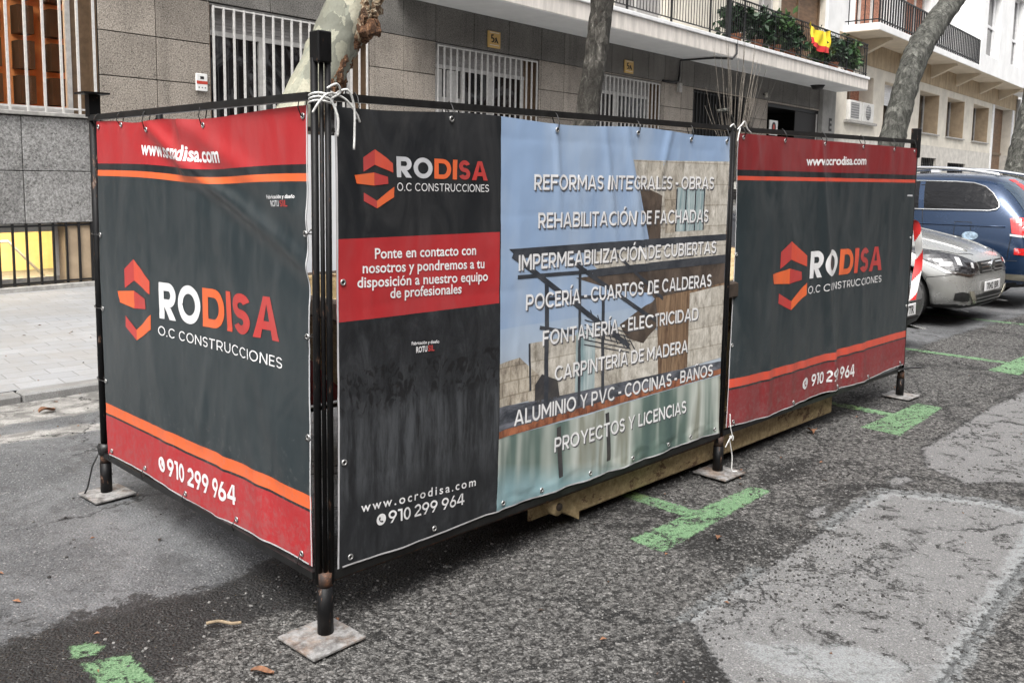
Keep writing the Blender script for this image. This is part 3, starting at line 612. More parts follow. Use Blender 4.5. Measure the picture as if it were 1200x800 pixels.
for i in range(len(vj)-1):
    for j in range(2): mb.box(vj[i]+.005, vj[i+1]-.005, -.012, .03, zj[j]+.005, zj[j+1]-.004, M['granite_rough'], .006)
for a, b in ((-3, 1.195), (4.725, 4.88)): mb.box(a, b, -.01, .03, .10, .905, M['granite_rough'], .006)
mb.build('granite_base', B1)
mb = MB(); mb.box(-3, 4.72, -.05, .03, .04, .115, M['stone_sill'], .01); mb.box(4.722, 25.8, -.04, -.005, .04, .12, M['stone_sill'], .01); mb.build('base_course', B1)
mb = MB(); mb.box(30.0, 31.2, -.12, .45, .04, SW-.002, M['grey_wall'], .01); mb.build('pilaster', B1)

def bars(mb, s0, s1, z0, z1, d, step, r, m, rails=()):
    n = round((s1-s0)/step)
    for i in range(n+1):
        s = s0+(s1-s0)*i/n; mb.bar((s, d, z0), (s, d, z1), r, m)
    for z in rails: mb.box(s0, s1, d-.006, d+.006, z-.012, z+.012, m)
def window(hole, grille_m, step=.18, shut=.30, pane_m='glass', mull=(.5,), dep=.22, lining='brown_lining', top_frame=True):
    s0, s1, z0, z1 = hole
    mb = MB(); t = .02
    mb.box(s0, s0+t, .032, .40, z0, z1, M[lining]); mb.box(s1-t, s1, .032, .40, z0, z1, M[lining]); mb.box(s0+t, s1-t, .032, .40, z1-t, z1, M['shutter'])
    wn = mb.build('window', B1)
    mb = MB(); a, b = s0+t, s1-t-.25; zt = z1-t-shut
    for x in (a, b-.06): mb.box(x, x+.06, dep, dep+.07, z0+.002, zt, M['white_frame'])
    for q in mull: x = a+(b-a)*q; mb.box(x-.055, x+.055, dep-.01, dep+.07, z0+.002, zt, M['white_frame'])
    mb.box(a, b, dep-.012, dep+.072, z0, z0+.07, M['white_frame'])
    mb.box(a, b, dep-.015, dep+.075, zt-.07, zt, M['white_frame'])
    mb.box(b, s1-t, dep+.03, dep+.10, z0, z1-t, M[lining])
    mb.build('frame', wn)
    if shut > 0:
        mb = MB(); z = zt
        while z < z1-t-.01: mb.box(a, b, dep+.01, dep+.05, z+.002, min(z+.048, z1-t), M['shutter'], .006); z += .05
        mb.build('roller_shutter', wn)
    mb = MB(); mb.box(a+.05, b-.05, dep+.03, dep+.036, z0+.06, zt-.06, M[pane_m]); mb.build('pane', wn)
    mb = MB(); bars(mb, s0+.07, s1-.05, z0-.0, z1-.03, -.012+.03, step, .028, grille_m, (z0+.06, z1-.045)); mb.build('grille', wn)
    mb = MB(); mb.box(s0-.03, s1+.0, -.06, .21, z0-.05, z0-.002, M['stone_sill'], .006); mb.build('sill', wn)
    return wn
window(W1, M['white_metal'], .215, .0, 'clear', (.32, .72), .20)
window(W2, M['white_metal'], .172, .34, 'glass', (.36, .80), .20)
w3 = window(W3, M['white_metal'], .172, .34, 'glass', (.33, .62), .20)
mb = MB()
for a, b in ((11.42, 11.62), (11.75, 12.05)): mb.box(a, b, .222, .2285, 2.0, 3.62, M['white_frame'])
mb.box(11.35, 12.15, .2222, .2287, 2.95, 3.1, M['white_frame']); mb.build('pane_reflection', w3)  # pale panels added on the pane to stand for its reflections
window(W4, M['white_metal'], .172, .34, 'glass', (.45,), .20)
# dark openings
def box_room(name, hole, d0, d1, wall, back, zt=None, lamp=None):
    s0, s1, z0, z1 = hole; zt = zt or z1
    mb = MB(); t = .05
    mb.box(s0, s1, d1, d1+t, z0, zt, back); mb.box(s0-t, s0, d0, d1, z0, zt, wall); mb.box(s1, s1+t, d0, d1, z0, zt, wall)
    mb.box(s0, s1, d0, d1, z0-t, z0, wall); mb.box(s0, s1, d0, d1, zt, zt+t, wall); o = mb.build(name, B1)
    if lamp:
        mb = MB(); mb.box(lamp[0], lamp[1], lamp[2], lamp[3], zt-.06, zt-.02, M['lamp']); mb.build('ceiling_lamp', o)
    return o
rm = box_room('lit_room', (.0, 6.3, 2.0, 4.7), .452, 3.6, M['room_orange'], M['room_orange'], None, (1.2, 4.6, 1.2, 2.6))
mb = MB()
for i in range(8):
    for j in range(5):
        x = 2.2+i*.5; z = 2.1+j*.55; mb.box(x, x+.24, 3.3, 3.58, z, z+.44, M['shelf_dark'])
mb.box(2.0, 6.25, 3.32, 3.599, 2.0, 2.08, M['room_orange']); mb.build('shelving', rm)
rm = box_room('lit_basement', (.6, 5.4, -.6, .91), .452, 2.6, M['room_yellow'], M['room_yellow'], 1.2, (1.0, 5.0, .7, 1.6))
mb = MB(); mb.tube([(1.5, 1.6, .58), (4.25, 1.6, .58), (4.75, 1.6, .02)], .022, M['pipe']); mb.build('handrail', rm)
s0, s1, z0, z1 = BW; mb = MB()
mb.box(s1-.35, s1-.002, .032, .44, z0, z1-.002, M['tan_reveal']); bw = mb.build('basement_window', B1)
mb = MB(); mb.box(s0, s1-.352, .26, .32, z1-.12, z1-.002, M['white_frame']); mb.box(s0, s1-.352, .26, .32, z0, z0+.07, M['stone_sill'])
for x in (3.4, s1-.40): mb.box(x, x+.05, .255, .325, z0+.072, z1-.122, M['white_frame'])
mb.build('frame', bw)
mb = MB(); mb.box(s0, s1-.36, .285, .29, z0+.072, z1-.122, M['clear']); mb.build('pane', bw)
mb = MB(); bars(mb, s0+.02, s1-.02, z0, z1, -.02+.03, .168, .026, M['black_iron'], (z0+.03, z1-.03)); mb.build('grille', bw)
s0, s1, z0, z1 = W5; mb = MB(); mb.box(s0, s1, .4, .44, z0, z1, M['void']); wn = mb.build('dark_window', B1)
mb = MB(); bars(mb, s0+.05, s1-.05, z0, z1-.02, .03, .19, .035, M['black_iron'], (z0+.1, z1-.06, 2.6)); mb.build('grille', wn)
s0, s1, z0, z1 = DR; mb = MB(); mb.box(s0, s1, 2.4, 2.45, z0, z1, M['void']); mb.box(s0-.002, s0+.03, .451, 2.4, z0, z1, M['void']); mb.box(s1-.03, s1+.002, .451, 2.4, z0, z1, M['void']); mb.box(s0, s1, .451, 2.4, z1-.02, z1+.03, M['void'])
gd = mb.build('garage_entrance', B1)
mb = MB(); mb.box(s0, s0+.08, .05, .12, z0, z1-.1, M['black_iron']); mb.box(s1-.08, s1, .05, .12, z0, z1-.1, M['white_frame']); mb.box(s0, s1, .05, .12, z1-.1, z1, M['black_iron']); mb.build('frame', gd)
mb = MB(); mb.box(s0+2.3, s1-.09, .07, .10, z0, z1-.11, M['sign_black']); mb.build('door_leaf', gd)
# upper floor
UH = [(12.2, 14.6, 5.3, 7.6), (24.9, 26.3, 5.3, 7.9), (26.5, 30.1, 5.2, 7.9), (17.2, 19.6, 5.3, 7.6)]
mb = MB()
for a, b, c, d in subtract([(-9, 31.2, SW+.025, 15)], UH): mb.box(a, b, .02, .45, c, d, M['white_wall'] if c < 0 else M['cream_wall'])
mb.build('upper_wall', B1)
mb = MB(); mb.box(30.1, 31.25, -.10, .018, 5.2, 15, M['white_wall'], .01); mb.build('corner_pier', B1)
for i, (a, b, c, d) in enumerate(UH):
    mb = MB(); mb.box(a, b, .25, .29, c, d, M['brown_door'] if i == 2 else M['shutter']); o = mb.build('balcony_door', B1)
    mb = MB()
    for x in (a, (a+b)/2-.04, b-.08): mb.box(x, x+.08, .20, .245, c, d, M['white_frame'] if i != 2 else M['brown_lining'])
    mb.box(a, b, .198, .247, d-.1, d-.001, M['white_frame'] if i != 2 else M['brown_lining'])
    mb.build('frame', o)
# balcony
BD = -1.22
mb = MB(); mb.box(10.2, 31.15, BD, -.002, SW, 5.10, M['slab'], .008); bl = mb.build('balcony', B1)
mb = MB(); mb.box(10.2, 31.17, BD-.05, -.004, 5.102, 5.19, M['coping'], .01); mb.build('coping', bl)
mb = MB(); mb.box(10.21, 31.14, BD+.01, -.01, SW-.012, SW-.002, M['soffit']); mb.build('soffit', bl)
mb = MB(); d = BD+.06
for z, h in ((6.28, .03), (6.15, .02), (5.30, .02)): mb.box(10.2, 31.1, d-.02, d+.02, z-h/2, z+h/2, M['black_iron'])
s = 10.2; i = 0
while s < 31.1:
    big = i % 14 == 0
    mb.box(s, s+(.04 if big else .014), d-(.02 if big else .007), d+(.02 if big else .007), 5.19 if big else 5.30, 6.28, M['black_iron']); s += .135; i += 1
for z in (6.28, 5.30): mb.box(31.08, 31.12, d, -.02, z-.015, z+.015, M['black_iron'])
for j in range(8): mb.box(31.09, 31.105, d+.13*j+.1, d+.13*j+.115, 5.19, 6.28, M['black_iron'])
mb.build('railing', bl)
mb = MB(); mb.box(20.6, 20.75, d-.03, d+.05, 5.19, 6.3, M['black_iron']); mb.build('rail_post', bl)
mb = MB(); mb.tube([(21.0, BD-.03, 5.2), (21.0, BD-.03, 4.85), (20.8, BD-.02, 4.70), (20.4, BD+.3, 4.70), (20.2, -.06, 4.68), (20.2, -.05, 4.3), (20.15, -.05, 4.14), (19.9, -.03, 4.09), (19.4, -.03, 4.09)], .028, M['black_iron']); mb.build('cable', B1)
mb = MB(); mb.box(20.15, 20.30, -.10, -.004, 3.86, 4.10, M['stone_sill'], .01); mb.build('junction_box', B1)
mb = MB(); mb.tube([(28.6, -.45, SW-.14), (28.6, -.45, SW-.012)], [.16, .24], M['sign_black'], 14); mb.build('soffit_lamp', B1)
mb = MB(); mb.tube([(25.45, -.10, 4.12), (25.45, -.10, 4.26)], .05, M['lamp_off'], 10); mb.box(25.42, 25.48, -.10, -.005, 4.2, 4.24, M['black_iron']); mb.build('wall_lamp', B1)

def wpos(s, d, z): return Vector((s*math.cos(TH)-d*math.sin(TH), 12.1+s*math.sin(TH)+d*math.cos(TH), z))
def flat_text(mb, txt, s0, s1, z, cap, d, m, bold=.02):
    vs, fs = text2d(txt, bold); mb.add([(s0+(s1-s0)*x, d, z+cap*y) for x, y in vs], fs, m)
for i, (a, b, c, e) in enumerate(((12.66, 13.03, 4.14, 4.46), (17.61, 18.0, 4.12, 4.42))):
    o = thing('wall_sign', ['yellow sign with black pictogram above the barred window between the first two trees', 'yellow sign with black pictogram above the barred window right of the slim tree trunk'][i], 'sign', wpos(a, -.004, c), TH, 'yellow wall signs')
    mb = MB(); mb.box(0, b-a, -.03, 0, 0, e-c, M['sign_yellow'], .004); mb.build('board', o)
    mb = MB(); W_, H_ = b-a, e-c
    for poly in ([(.22, .78), (.42, .82), (.44, .74), (.32, .71), (.33, .62), (.47, .60), (.52, .48), (.46, .36), (.30, .30), (.22, .36), (.36, .40), (.40, .47), (.36, .53), (.22, .52)], [(.54, .60), (.66, .66), (.72, .52), (.84, .30), (.72, .30), (.64, .42), (.56, .30), (.48, .30), (.58, .46)]):
        vs = [(x*W_, -.032, y*H_) for x, y in poly]; mb.add(vs, [list(t) for t in tessellate_polygon([[Vector(q) for q in vs]])], M['sign_black'])
    for z in (.14, .9): mb.add([(.12*W_, -.032, z*H_), (.88*W_, -.032, z*H_), (.88*W_, -.032, (z+.035)*H_), (.12*W_, -.032, (z+.035)*H_)], [(0, 1, 2, 3)], M['sign_white'])
    mb.build('pictogram', o)
o = thing('alarm_sign', 'small white plaque with a red band beside the barred window', 'sign', wpos(6.28, -.004, 2.77), TH)
mb = MB(); mb.box(0, .18, -.04, 0, 0, .25, M['sign_white'], .008); mb.build('plaque', o)
mb = MB(); mb.box(.003, .177, -.042, -.0405, .10, .145, M['sign_red']); mb.box(.06, .12, -.042, -.0405, .17, .21, M['sign_black'])
for x in (.03, .08, .13): mb.box(x, x+.02, -.042, -.0405, .04, .06, M['ac_grille'])
mb.build('marking', o)
o = thing('garage_sign', 'narrow white sign with a dark oval emblem on the dark garage entrance', 'sign', wpos(26.0, .02, 3.02), TH)
mb = MB(); mb.box(0, .60, -.03, 0, 0, .46, M['sign_white'], .004); mb.build('board', o)
mb = MB(); vs = [(.30+.16*math.cos(t*.3927), -.032, .24+.17*math.sin(t*.3927)) for t in range(16)]; mb.add(vs, [tuple(range(16))], M['sign_black'])
vs = [(.30+.08*math.cos(t*.3927), -.0335, .24+.10*math.sin(t*.3927)) for t in range(16)]; mb.add(vs, [tuple(range(16))], M['sign_red']); mb.build('emblem', o)
o = thing('house_number', 'small black figure on the grey pilaster beside the garage', 'sign', wpos(30.5, -.124, 3.35), TH)
mb = MB(); flat_text(mb, 'E', .1, .38, 0, .45, -.004, M['sign_black'], .03); mb.build('lettering', o)

# balcony plants, flag
def bush(name, label, cat, loc, rx, ry, h, n, ls, mat, pot=True, group=None, rotz=0):
    o = thing(name, label, cat, loc, rotz, group); zb = .0
    if pot:
        mb = MB(); mb.tube([(0, 0, 0), (0, 0, .26), (0, 0, .28), (0, 0, .28)], [.12, .17, .18, .14], M['terracotta'], 12); mb.build('pot', o); zb = .25
    mb = MB()
    for i in range(6): mb.tube([(random.uniform(-.05, .05), random.uniform(-.05, .05), zb), (random.uniform(-rx, rx)*.5, random.uniform(-ry, ry)*.5, zb+h*.6)], .01, M['twig'], 5)
    mb.build('stem', o); mb = MB()
    cl = [(random.gauss(0, .45)*rx, random.gauss(0, .45)*ry, zb+h*random.uniform(.15, 1)) for _ in range(max(5, n//25))]
    for i in range(n):
        c = Vector(random.choice(cl))+Vector((random.gauss(0, .13), random.gauss(0, .10), random.gauss(0, .10)))
        d = Vector((random.gauss(0, 1), random.gauss(0, 1), random.gauss(-.1, .7))).normalized(); a = d.cross(Vector((random.gauss(0, 1), random.gauss(0, 1), random.gauss(0, 1)))).normalized()
        L = ls*random.uniform(.6, 1.3); wv = L*.28; nrm = d.cross(a)*L*.12
        mb.add([c, c+d*L*.5+a*wv+nrm, c+d*L, c+d*L*.5-a*wv+nrm], [(0, 1, 2), (0, 2, 3)], mat)
    mb.build('foliage', o); return o
bp = [(21.7, 'pale leafed balcony plant leftmost behind the railing, next to the rail post'), (23.0, 'dark balcony shrub behind the railing left of the glossy bright plant'), (24.2, 'bright green glossy plant standing highest behind the balcony railing'), (25.3, 'sparse dark plant behind the railing just left of the hanging flag'), (27.6, 'dense dark plant just right of the hanging flag on the balcony'), (28.8, 'bushy plant overhanging the railing between flag and balcony end'), (30.2, 'large leafy plant spilling over the end of the balcony')]
for i, (s, lab) in enumerate(bp):
    bush('balcony_plant', lab, 'plant', wpos(s, BD+.36, 5.19), .62, .22, .66+(.12 if i in (2, 6) else 0), 560, .22, M['foliage'] if i in (2, 4, 6) else M['foliage2'], True, 'plants behind the balcony railing', TH)
o = thing('flag', 'yellow and red flag hanging over the balcony railing', 'flag', wpos(25.55, BD-.04, 5.50), TH)
for nm, a0, a1, m in (('yellow_cloth', .30, 1.0, M['flag_yellow']), ('red_cloth', 0, .299, M['flag_red'])):
    mb = MB(); vs = []; nx, nz = 26, 14
    for j in range(nz+1):
        for i in range(nx+1):
            u = i/nx; t = a0+(a1-a0)*j/nz; top = .80-.16*math.sin(u*3.14)-.06*u; bot = .16-.20*u+.04*math.sin(u*9)
            z = bot+(top-bot)*t; x = u*1.75+.08*math.sin(t*4+1); vs.append((x, -.05-.06*math.sin(x*6+z*4)-.035*math.sin(x*13-z*5), z))
    mb.add(vs, [(j*(nx+1)+i, j*(nx+1)+i+1, (j+1)*(nx+1)+i+1, (j+1)*(nx+1)+i) for j in range(nz) for i in range(nx)], m, True); mb.build(nm, o)

# ------------------------------------------------------------------ cream building
B2 = thing('apartment_building', 'cream and white apartment building with bracketed balcony beyond the granite one', 'building', (0, 12.1, 0), TH)
AC = (32.57, 35.4, 3.87, 5.6); V1 = (36.7, 39.4, 3.84, 5.62); V2 = (41.5, 44.6, 3.85, 5.68); V3 = (46.0, 49.2, 3.84, 5.72); V4 = (51.0, 54.4, 3.84, 5.76); D2 = (55.5, 60.2, .05, 6.0); C1 = (42.2, 44.6, .6, 2.75); C2 = (46.6, 50, .6, 2.6)
h2 = [AC, V1, V2, V3, V4, D2, C1, C2]
mb = MB()
for a, b, c, d in subtract([(31.21, 61.5, 3.3, 6.02)], h2): mb.box(a, b, 0, .9, c, d, M['cream_wall'])
mb.build('wall', B2)
mb = MB()
for a, b, c, d in subtract([(31.21, 61.5, .04, 3.298)], h2): mb.box(a, b, -.03, .9, c, d, M['plinth'])
mb.build('plinth', B2)
mb = MB(); mb.box(31.21, 61.5, -.02, .9, 6.022, 6.9, M['tan_band']); mb.build('stained_band', B2)
mb = MB()
for a, b, c, d in subtract([(31.4, 61.5, 6.902, 16)], [(33, 37.0, 7.3, 10), (38.5, 42.5, 7.3, 10)]): mb.box(a, b, .02, .9, c, d, M['white_wall'])
mb.build('upper_wall', B2)
for a, b in ((33, 37.0), (38.5, 42.5)):
    mb = MB(); mb.box(a, b, .4, .45, 7.3, 10, M['brick']); o = mb.build('balcony_door', B2)
    mb = MB()
    for t in (0, .33, .66, .97): mb.box(a+(b-a)*t, a+(b-a)*t+.12, .33, .395, 7.3, 10, M['white_frame'])
    mb.build('frame', o)
def wall_window(h, kind):
    s0, s1, z0, z1 = h; mb = MB(); dp = .75
    mb.box(s0+.001, s0+.03, .003, dp, z0+.002, z1-.002, M['tan_reveal']); mb.box(s1-.03, s1-.001, .003, dp, z0+.002, z1-.002, M['tan_reveal']); mb.box(s0+.03, s1-.03, .003, dp, z1-.03, z1-.002, M['soffit_cream'])
    o = mb.build('window', B2); mb = MB()
    mb.box(s0+.031, s1-.031, dp-.10, dp-.09, z0, z1-.031, M['glass']); mb.build('pane', o); mb = MB()
    for t in (0, .42, .5, .96): x = s0+.03+(s1-s0-.16)*t; mb.box(x, x+.10, dp-.14, dp-.102, z0, z1-.031, M['white_frame'])
    mb.build('frame', o)
    mb = MB(); mb.box(s0-.08, s1+.08, -.10, dp-.15, z0-.07, z0+.002, M['stone_sill'], .01); mb.build('sill', o)
    if kind == 'shut':
        mb = MB(); z = 4.75
        while z < z1-.05: mb.box(s0+.05, s1-.05, .30, .34, z+.002, z+.088, M['coping'], .01); z += .09
        mb.build('roller_shutter', o)
    return o
wall_window(V1, 'shut'); wall_window(V2, ''); wall_window(V3, ''); wall_window(V4, '')
for h in (C1, C2):
    s0, s1, z0, z1 = h; mb = MB(); mb.box(s0, s1, .3, .34, z0, z1, M['glass']); o = mb.build('basement_window', B2); mb = MB(); bars(mb, s0+.05, s1-.05, z0, z1, .1, .3, .04, M['black_iron'], (z1-.3,)); mb.build('grille', o)
s0, s1, z0, z1 = AC; mb = MB(); mb.box(s0, s1, .55, .6, z0, z1, M['brick']); mb.box(s0+1.45, s0+1.6, .45, .548, z0, z1, M['brown_lining']); o = mb.build('recess', B2)
mb = MB(); mb.box(s0-.2, s1+.2, -.16, .54, z0-.10, z0-.002, M['stone_sill'], .01); mb.build('sill', o)
s0, s1, z0, z1 = D2; mb = MB(); mb.box(s0, s1, .5, .6, z0, z1, M['brown_door']); mb.box(s0, s1, .44, .498, 3.3, 3.45, M['brown_lining']); mb.box((s0+s1)/2-.05, (s0+s1)/2+.05, .45, .497, z0, 3.29, M['brown_lining']); o = mb.build('street_door', B2)
mb = MB(); mb.box(s0-.35, s0-.002, -.06, .3, z0, z1, M['coping'], .01); mb.box(s1+.002, s1+.35, -.06, .3, z0, z1, M['coping'], .01); mb.build('surround', o)
ZB = 6.905; DB = -1.25
mb = MB(); mb.box(31.9, 46.3, DB, .018, ZB, 7.15, M['white_wall'], .01); mb.box(31.9, 46.3, DB+.02, .015, ZB-.02, ZB-.002, M['soffit_cream']); bl = mb.build('balcony', B2)
mb = MB(); d = DB+.07
for z, h in ((8.28, .05), (7.28, .035)): mb.box(31.95, 46.25, d-.03, d+.03, z-h/2, z+h/2, M['black_iron']); mb.box(31.95, 32.0, d+.04, 0, z-h/2, z+h/2, M['black_iron'])
s = 32.0
while s < 46.25: mb.box(s, s+.06, d-.025, d+.025, 7.15, 8.28, M['black_iron']); s += .29
for j in range(4): mb.box(31.96, 31.99, d+.28*j+.2, d+.28*j+.23, 7.15, 8.28, M['black_iron'])
mb.build('railing', bl)
mb = MB()
for a, b, c, e in subtract([(46.31, 58.4, ZB, 16)], [(47.2, 49.9, 7.75, 10.9), (52.6, 55.1, 7.85, 11.4)]): mb.box(a, b, DB, .018, c, e, M['white_wall'])
mb.box(46.32, 58.39, DB+.02, .015, ZB-.02, ZB-.002, M['soffit_cream']); by = mb.build('bay', B2)
for a, b, c, e in ((47.2, 49.9, 7.75, 10.9), (52.6, 55.1, 7.85, 11.4)):
    mb = MB(); mb.box(a, b, DB+.35, DB+.38, c, e, M['glass']); o = mb.build('window', B2); mb = MB()
    for t in (0, .3, .94): x = a+(b-a-.16)*t; mb.box(x, x+.15, DB+.28, DB+.345, c, e, M['coping'])
    for z in (c, 9.2, e-.12): mb.box(a, b, DB+.27, DB+.342, z, z+.12, M['coping'])
    mb.build('frame', o)
mb = MB(); mb.box(58.41, 70, DB, .018, ZB, 7.15, M['white_wall']); bl = mb.build('balcony', B2)
mb = MB(); s = 58.45
while s < 69.9: mb.box(s, s+.04, d-.015, d+.015, 7.15, 8.9, M['black_iron']); s += .22
mb.box(58.45, 70, d-.03, d+.03, 8.85, 8.92, M['black_iron']); mb.build('railing', bl)
for s in (33.9, 38.6, 43.0, 47.3, 52.0, 56.5):
    mb = MB(); vs = [(x, y, z) for x in (s-.14, s+.14) for y, z in ((.0, 6.88), (-1.05, 6.88), (-1.05, 6.78), (0, 6.30))]
    mb.add(vs, [(0, 1, 2, 3), (7, 6, 5, 4), (0, 4, 5, 1), (1, 5, 6, 2), (2, 6, 7, 3), (3, 7, 4, 0)], M['soffit_cream']); recalc(mb.build('bracket', B2))
mb = MB(); mb.tube([(61.2, -.12, .05), (61.2, -.12, 6.7)], .11, M['pipe'], 10); mb.build('downpipe', B2)
mb = MB(); mb.box(61.51, 95, .5, 3, .04, 6.2, M['white_wall']); mb.box(61.51, 95, .3, 3, 6.202, 16, M['white_wall'])
B3 = thing('apartment_building', 'white building seen in a narrow strip at the right edge beyond the cream one', 'building', (0, 12.1, 0), TH)
mb.build('wall', B3)
for a in (63, 68, 73):
    mb = MB(); mb.box(a, a+2.4, .27, .298, 8, 11, M['glass']); o = mb.build('window', B3); mb = MB(); mb.box(a-.1, a+2.5, .2, .296, 7.8, 7.99, M['coping']); mb.build('sill', o)
# air conditioners
for i in range(2):
    o = thing('air_conditioner', ['left one of two white air conditioner boxes on the cream wall sill', 'right one of two white air conditioner boxes on the cream wall sill'][i], 'air conditioner', wpos(32.62+i*1.36, -.12, 3.872), TH, 'air conditioners in the recess')
    mb = MB(); mb.box(0, 1.28, 0, .5, 0, .72, M['ac_white'], .02); mb.build('casing', o)
    mb = MB(); mb.box(.1, .95, -.012, -.002, .08, .64, M['ac_grille']) if i == 0 else mb.tube([(.62, -.002, .36), (.62, -.014, .36)], .28, M['ac_grille'], 20)
    for q in range(6): mb.box(.12, .93, -.018, -.013, .14+q*.09, .15+q*.09, M['ac_white'])
    mb.build('fan_grille', o)
# opposite side of the street, behind the camera
B4 = thing('apartment_building', 'brick apartment building across the street behind the viewer', 'building', (0, -11.5, 0), 0)
oh = [(x, x+1.3, z, z+1.7) for x in range(-24, 60, 4) for z in (1.4, 4.6, 7.8, 11)]
mb = MB()
for a, b, c, d in subtract([(-26, 62, .12, 14)], oh): mb.box(a, b, -.6, 0, c, d, M['opp_wall'])
mb.build('wall', B4)
mb = MB()
for a, b, c, d in oh: mb.box(a, b, -.4, -.35, c, d, M['glass'])
mb.build('window_panes', B4)
mb = MB()
for z in (4.1, 7.3, 10.5): mb.box(-20, 56, .001, 1.0, z, z+.2, M['opp_wall'])
mb.build('balcony_slabs', B4)

# ------------------------------------------------------------------ trees
def smooth_path(pts, n=10):
    P = [Vector(p) for p in pts]; out = []
    for i in range(len(P)-1):
        p0, p1, p2, p3 = P[max(i-1, 0)], P[i], P[i+1], P[min(i+2, len(P)-1)]
        for k_ in range(n):
            t = k_/n; out.append(.5*((2*p1)+(p2-p0)*t+(2*p0-5*p1+4*p2-p3)*t*t+(3*p1-p0-3*p2+p3)*t**3))
    out.append(P[-1]); return out
def lerp_r(rs, n):
    out = []
    for i in range(len(rs)-1): out += [rs[i]+(rs[i+1]-rs[i])*k_/n for k_ in range(n)]
    return out+[rs[-1]]
def tree(label, trunk, rad, mat, limbs, jit=.10, n=26):
    base = Vector(trunk[0]); o = thing('plane_tree', label, 'tree', base, 0, 'street trees along the pavement')
    L = lambda pts: [Vector(p)-base for p in pts]
    mb = MB(); mb.tube(smooth_path(L(trunk), 12), lerp_r(rad, 12), mat, n, True, True, False, jit, 5); mb.build('trunk', o)
    for pts, r in limbs:
        mb = MB(); mb.tube(smooth_path(L(pts), 8), lerp_r(r, 8), mat, 12, True, True, False, .08, 6)
        p = Vector(pts[-1])-base
        for q in range(9):
            dvec = Vector((random.gauss(0, .7), random.gauss(0, .7), random.uniform(.2, 1.2))); st = (Vector(pts[-2])-base).lerp(p, random.random())
            mb.tube([st, st+dvec*.5+Vector((0, 0, .1)), st+dvec*1.2], [.025, .015, .005], mat, 5)
        mb.build('branch', o)
    return o
YT = 7.6
t1 = tree('broad leaning plane tree with pale flaking bark and a torn rotten wound', [(3.75, YT, .03), (4.2, YT, .9), (4.62, YT, 1.75), (4.93, YT, 2.33), (5.25, YT, 2.9), (5.50, YT, 3.4), (5.9, YT, 4.3), (6.1, YT+.1, 5.6)], [.34, .26, .235, .225, .235, .25, .20, .16], M['plane_bark'],
          [([(6.0, YT, 5.0), (6.6, YT-.6, 6.2), (7.0, YT-1, 7.6)], [.11, .08, .04]), ([(6.1, YT+.1, 5.5), (5.4, YT+.2, 6.6), (5.2, YT, 8)], [.12, .08, .03])])
# torn wound: bark stripped from the underside of the lean, splintered wood showing
b = Vector((3.75, YT, .03))
def strip_wound(nm, z0, z1, half, dirv, lift, amp, m, sc):
    pth = smooth_path([(3.75, YT, .03), (4.2, YT, .9), (4.62, YT, 1.75), (4.93, YT, 2.33), (5.25, YT, 2.9), (5.50, YT, 3.4), (5.9, YT, 4.3), (6.1, YT+.1, 5.6)], 40); rr = lerp_r([.34, .26, .235, .225, .235, .25, .20, .16], 40)
    sel = [i for i, p in enumerate(pth) if z0 <= p.z <= z1]; mb = MB(); vs = []; n = 22
    for q, i in enumerate(sel):
        t = (pth[min(i+1, len(pth)-1)]-pth[i-1]).normalized(); d = (Vector(dirv)-t*t.dot(Vector(dirv))).normalized(); e = t.cross(d); en = math.sin(math.pi*(q+.01)/(len(sel)-.98))**.5
        for j in range(n+1):
            a = (j/n*2-1)*half*(.35+.65*en)*(1+.25*noise.noise(Vector((pth[i].z*9, j//(n//2), 3)))); edge = 1-abs(j/n*2-1)**3
            P = pth[i]+(d*math.cos(a)+e*math.sin(a))*rr[i]; nz = noise.fractal(Vector((P.x*sc, P.y*sc*1.4, P.z*sc*.35)), .7, 2, 5)
            vs.append(P-b+(d*math.cos(a)+e*math.sin(a))*(lift*edge*en-.012+amp*nz*edge*en))
    mb.add(vs, [(q*(n+1)+j, q*(n+1)+j+1, (q+1)*(n+1)+j+1, (q+1)*(n+1)+j) for q in range(len(sel)-1) for j in range(n)], m, False); return mb.build(nm, t1)
strip_wound('wound', 2.0, 3.02, 1.0, (.75, -.55, -.35), .015, .09, M['rot'], 9)
strip_wound('torn_wood', 2.92, 3.75, .95, (.55, -.80, -.1), .03, .08, M['rot_pale'], 11)
mb = MB(); mb.tube(smooth_path([Vector(p)-b for p in ((5.40, YT-.18, 2.98), (5.50, YT-.26, 3.02), (5.57, YT-.30, 3.03))], 6), lerp_r([.10, .085, .06], 6), M['rot'], 18, True, False, False, .5, 11); mb.build('branch_stub', t1)
tree('slim upright plane tree with dark grey bark behind the middle banner', [(8.55, YT, .03), (8.8, YT, 1.0), (9.02, YT, 1.9), (9.14, YT, 2.41), (9.28, YT, 3.1), (9.40, YT, 3.9), (9.5, YT, 5.2), (9.6, YT, 6.5)], [.22, .165, .155, .150, .145, .15, .13, .10], M['grey_bark'],
     [([(9.45, YT, 4.8), (9.9, YT-.5, 5.8), (10.3, YT-.8, 7)], [.07, .05, .02])], .12)
tree('tall grey plane tree leaning right in front of the cream building', [(17.9, YT, .03), (18.6, YT, 1.4), (19.1, YT, 2.45), (19.6, YT, 3.5), (20.15, YT, 4.35), (21.1, YT, 5.1), (22.4, YT, 5.95), (24, YT, 7.0)], [.33, .27, .255, .25, .265, .25, .24, .18], M['pale_bark'],
     [([(23.4, YT, 6.6), (24.5, YT-.6, 8.2), (25.5, YT-.9, 9.8)], [.12, .08, .03])], .12)
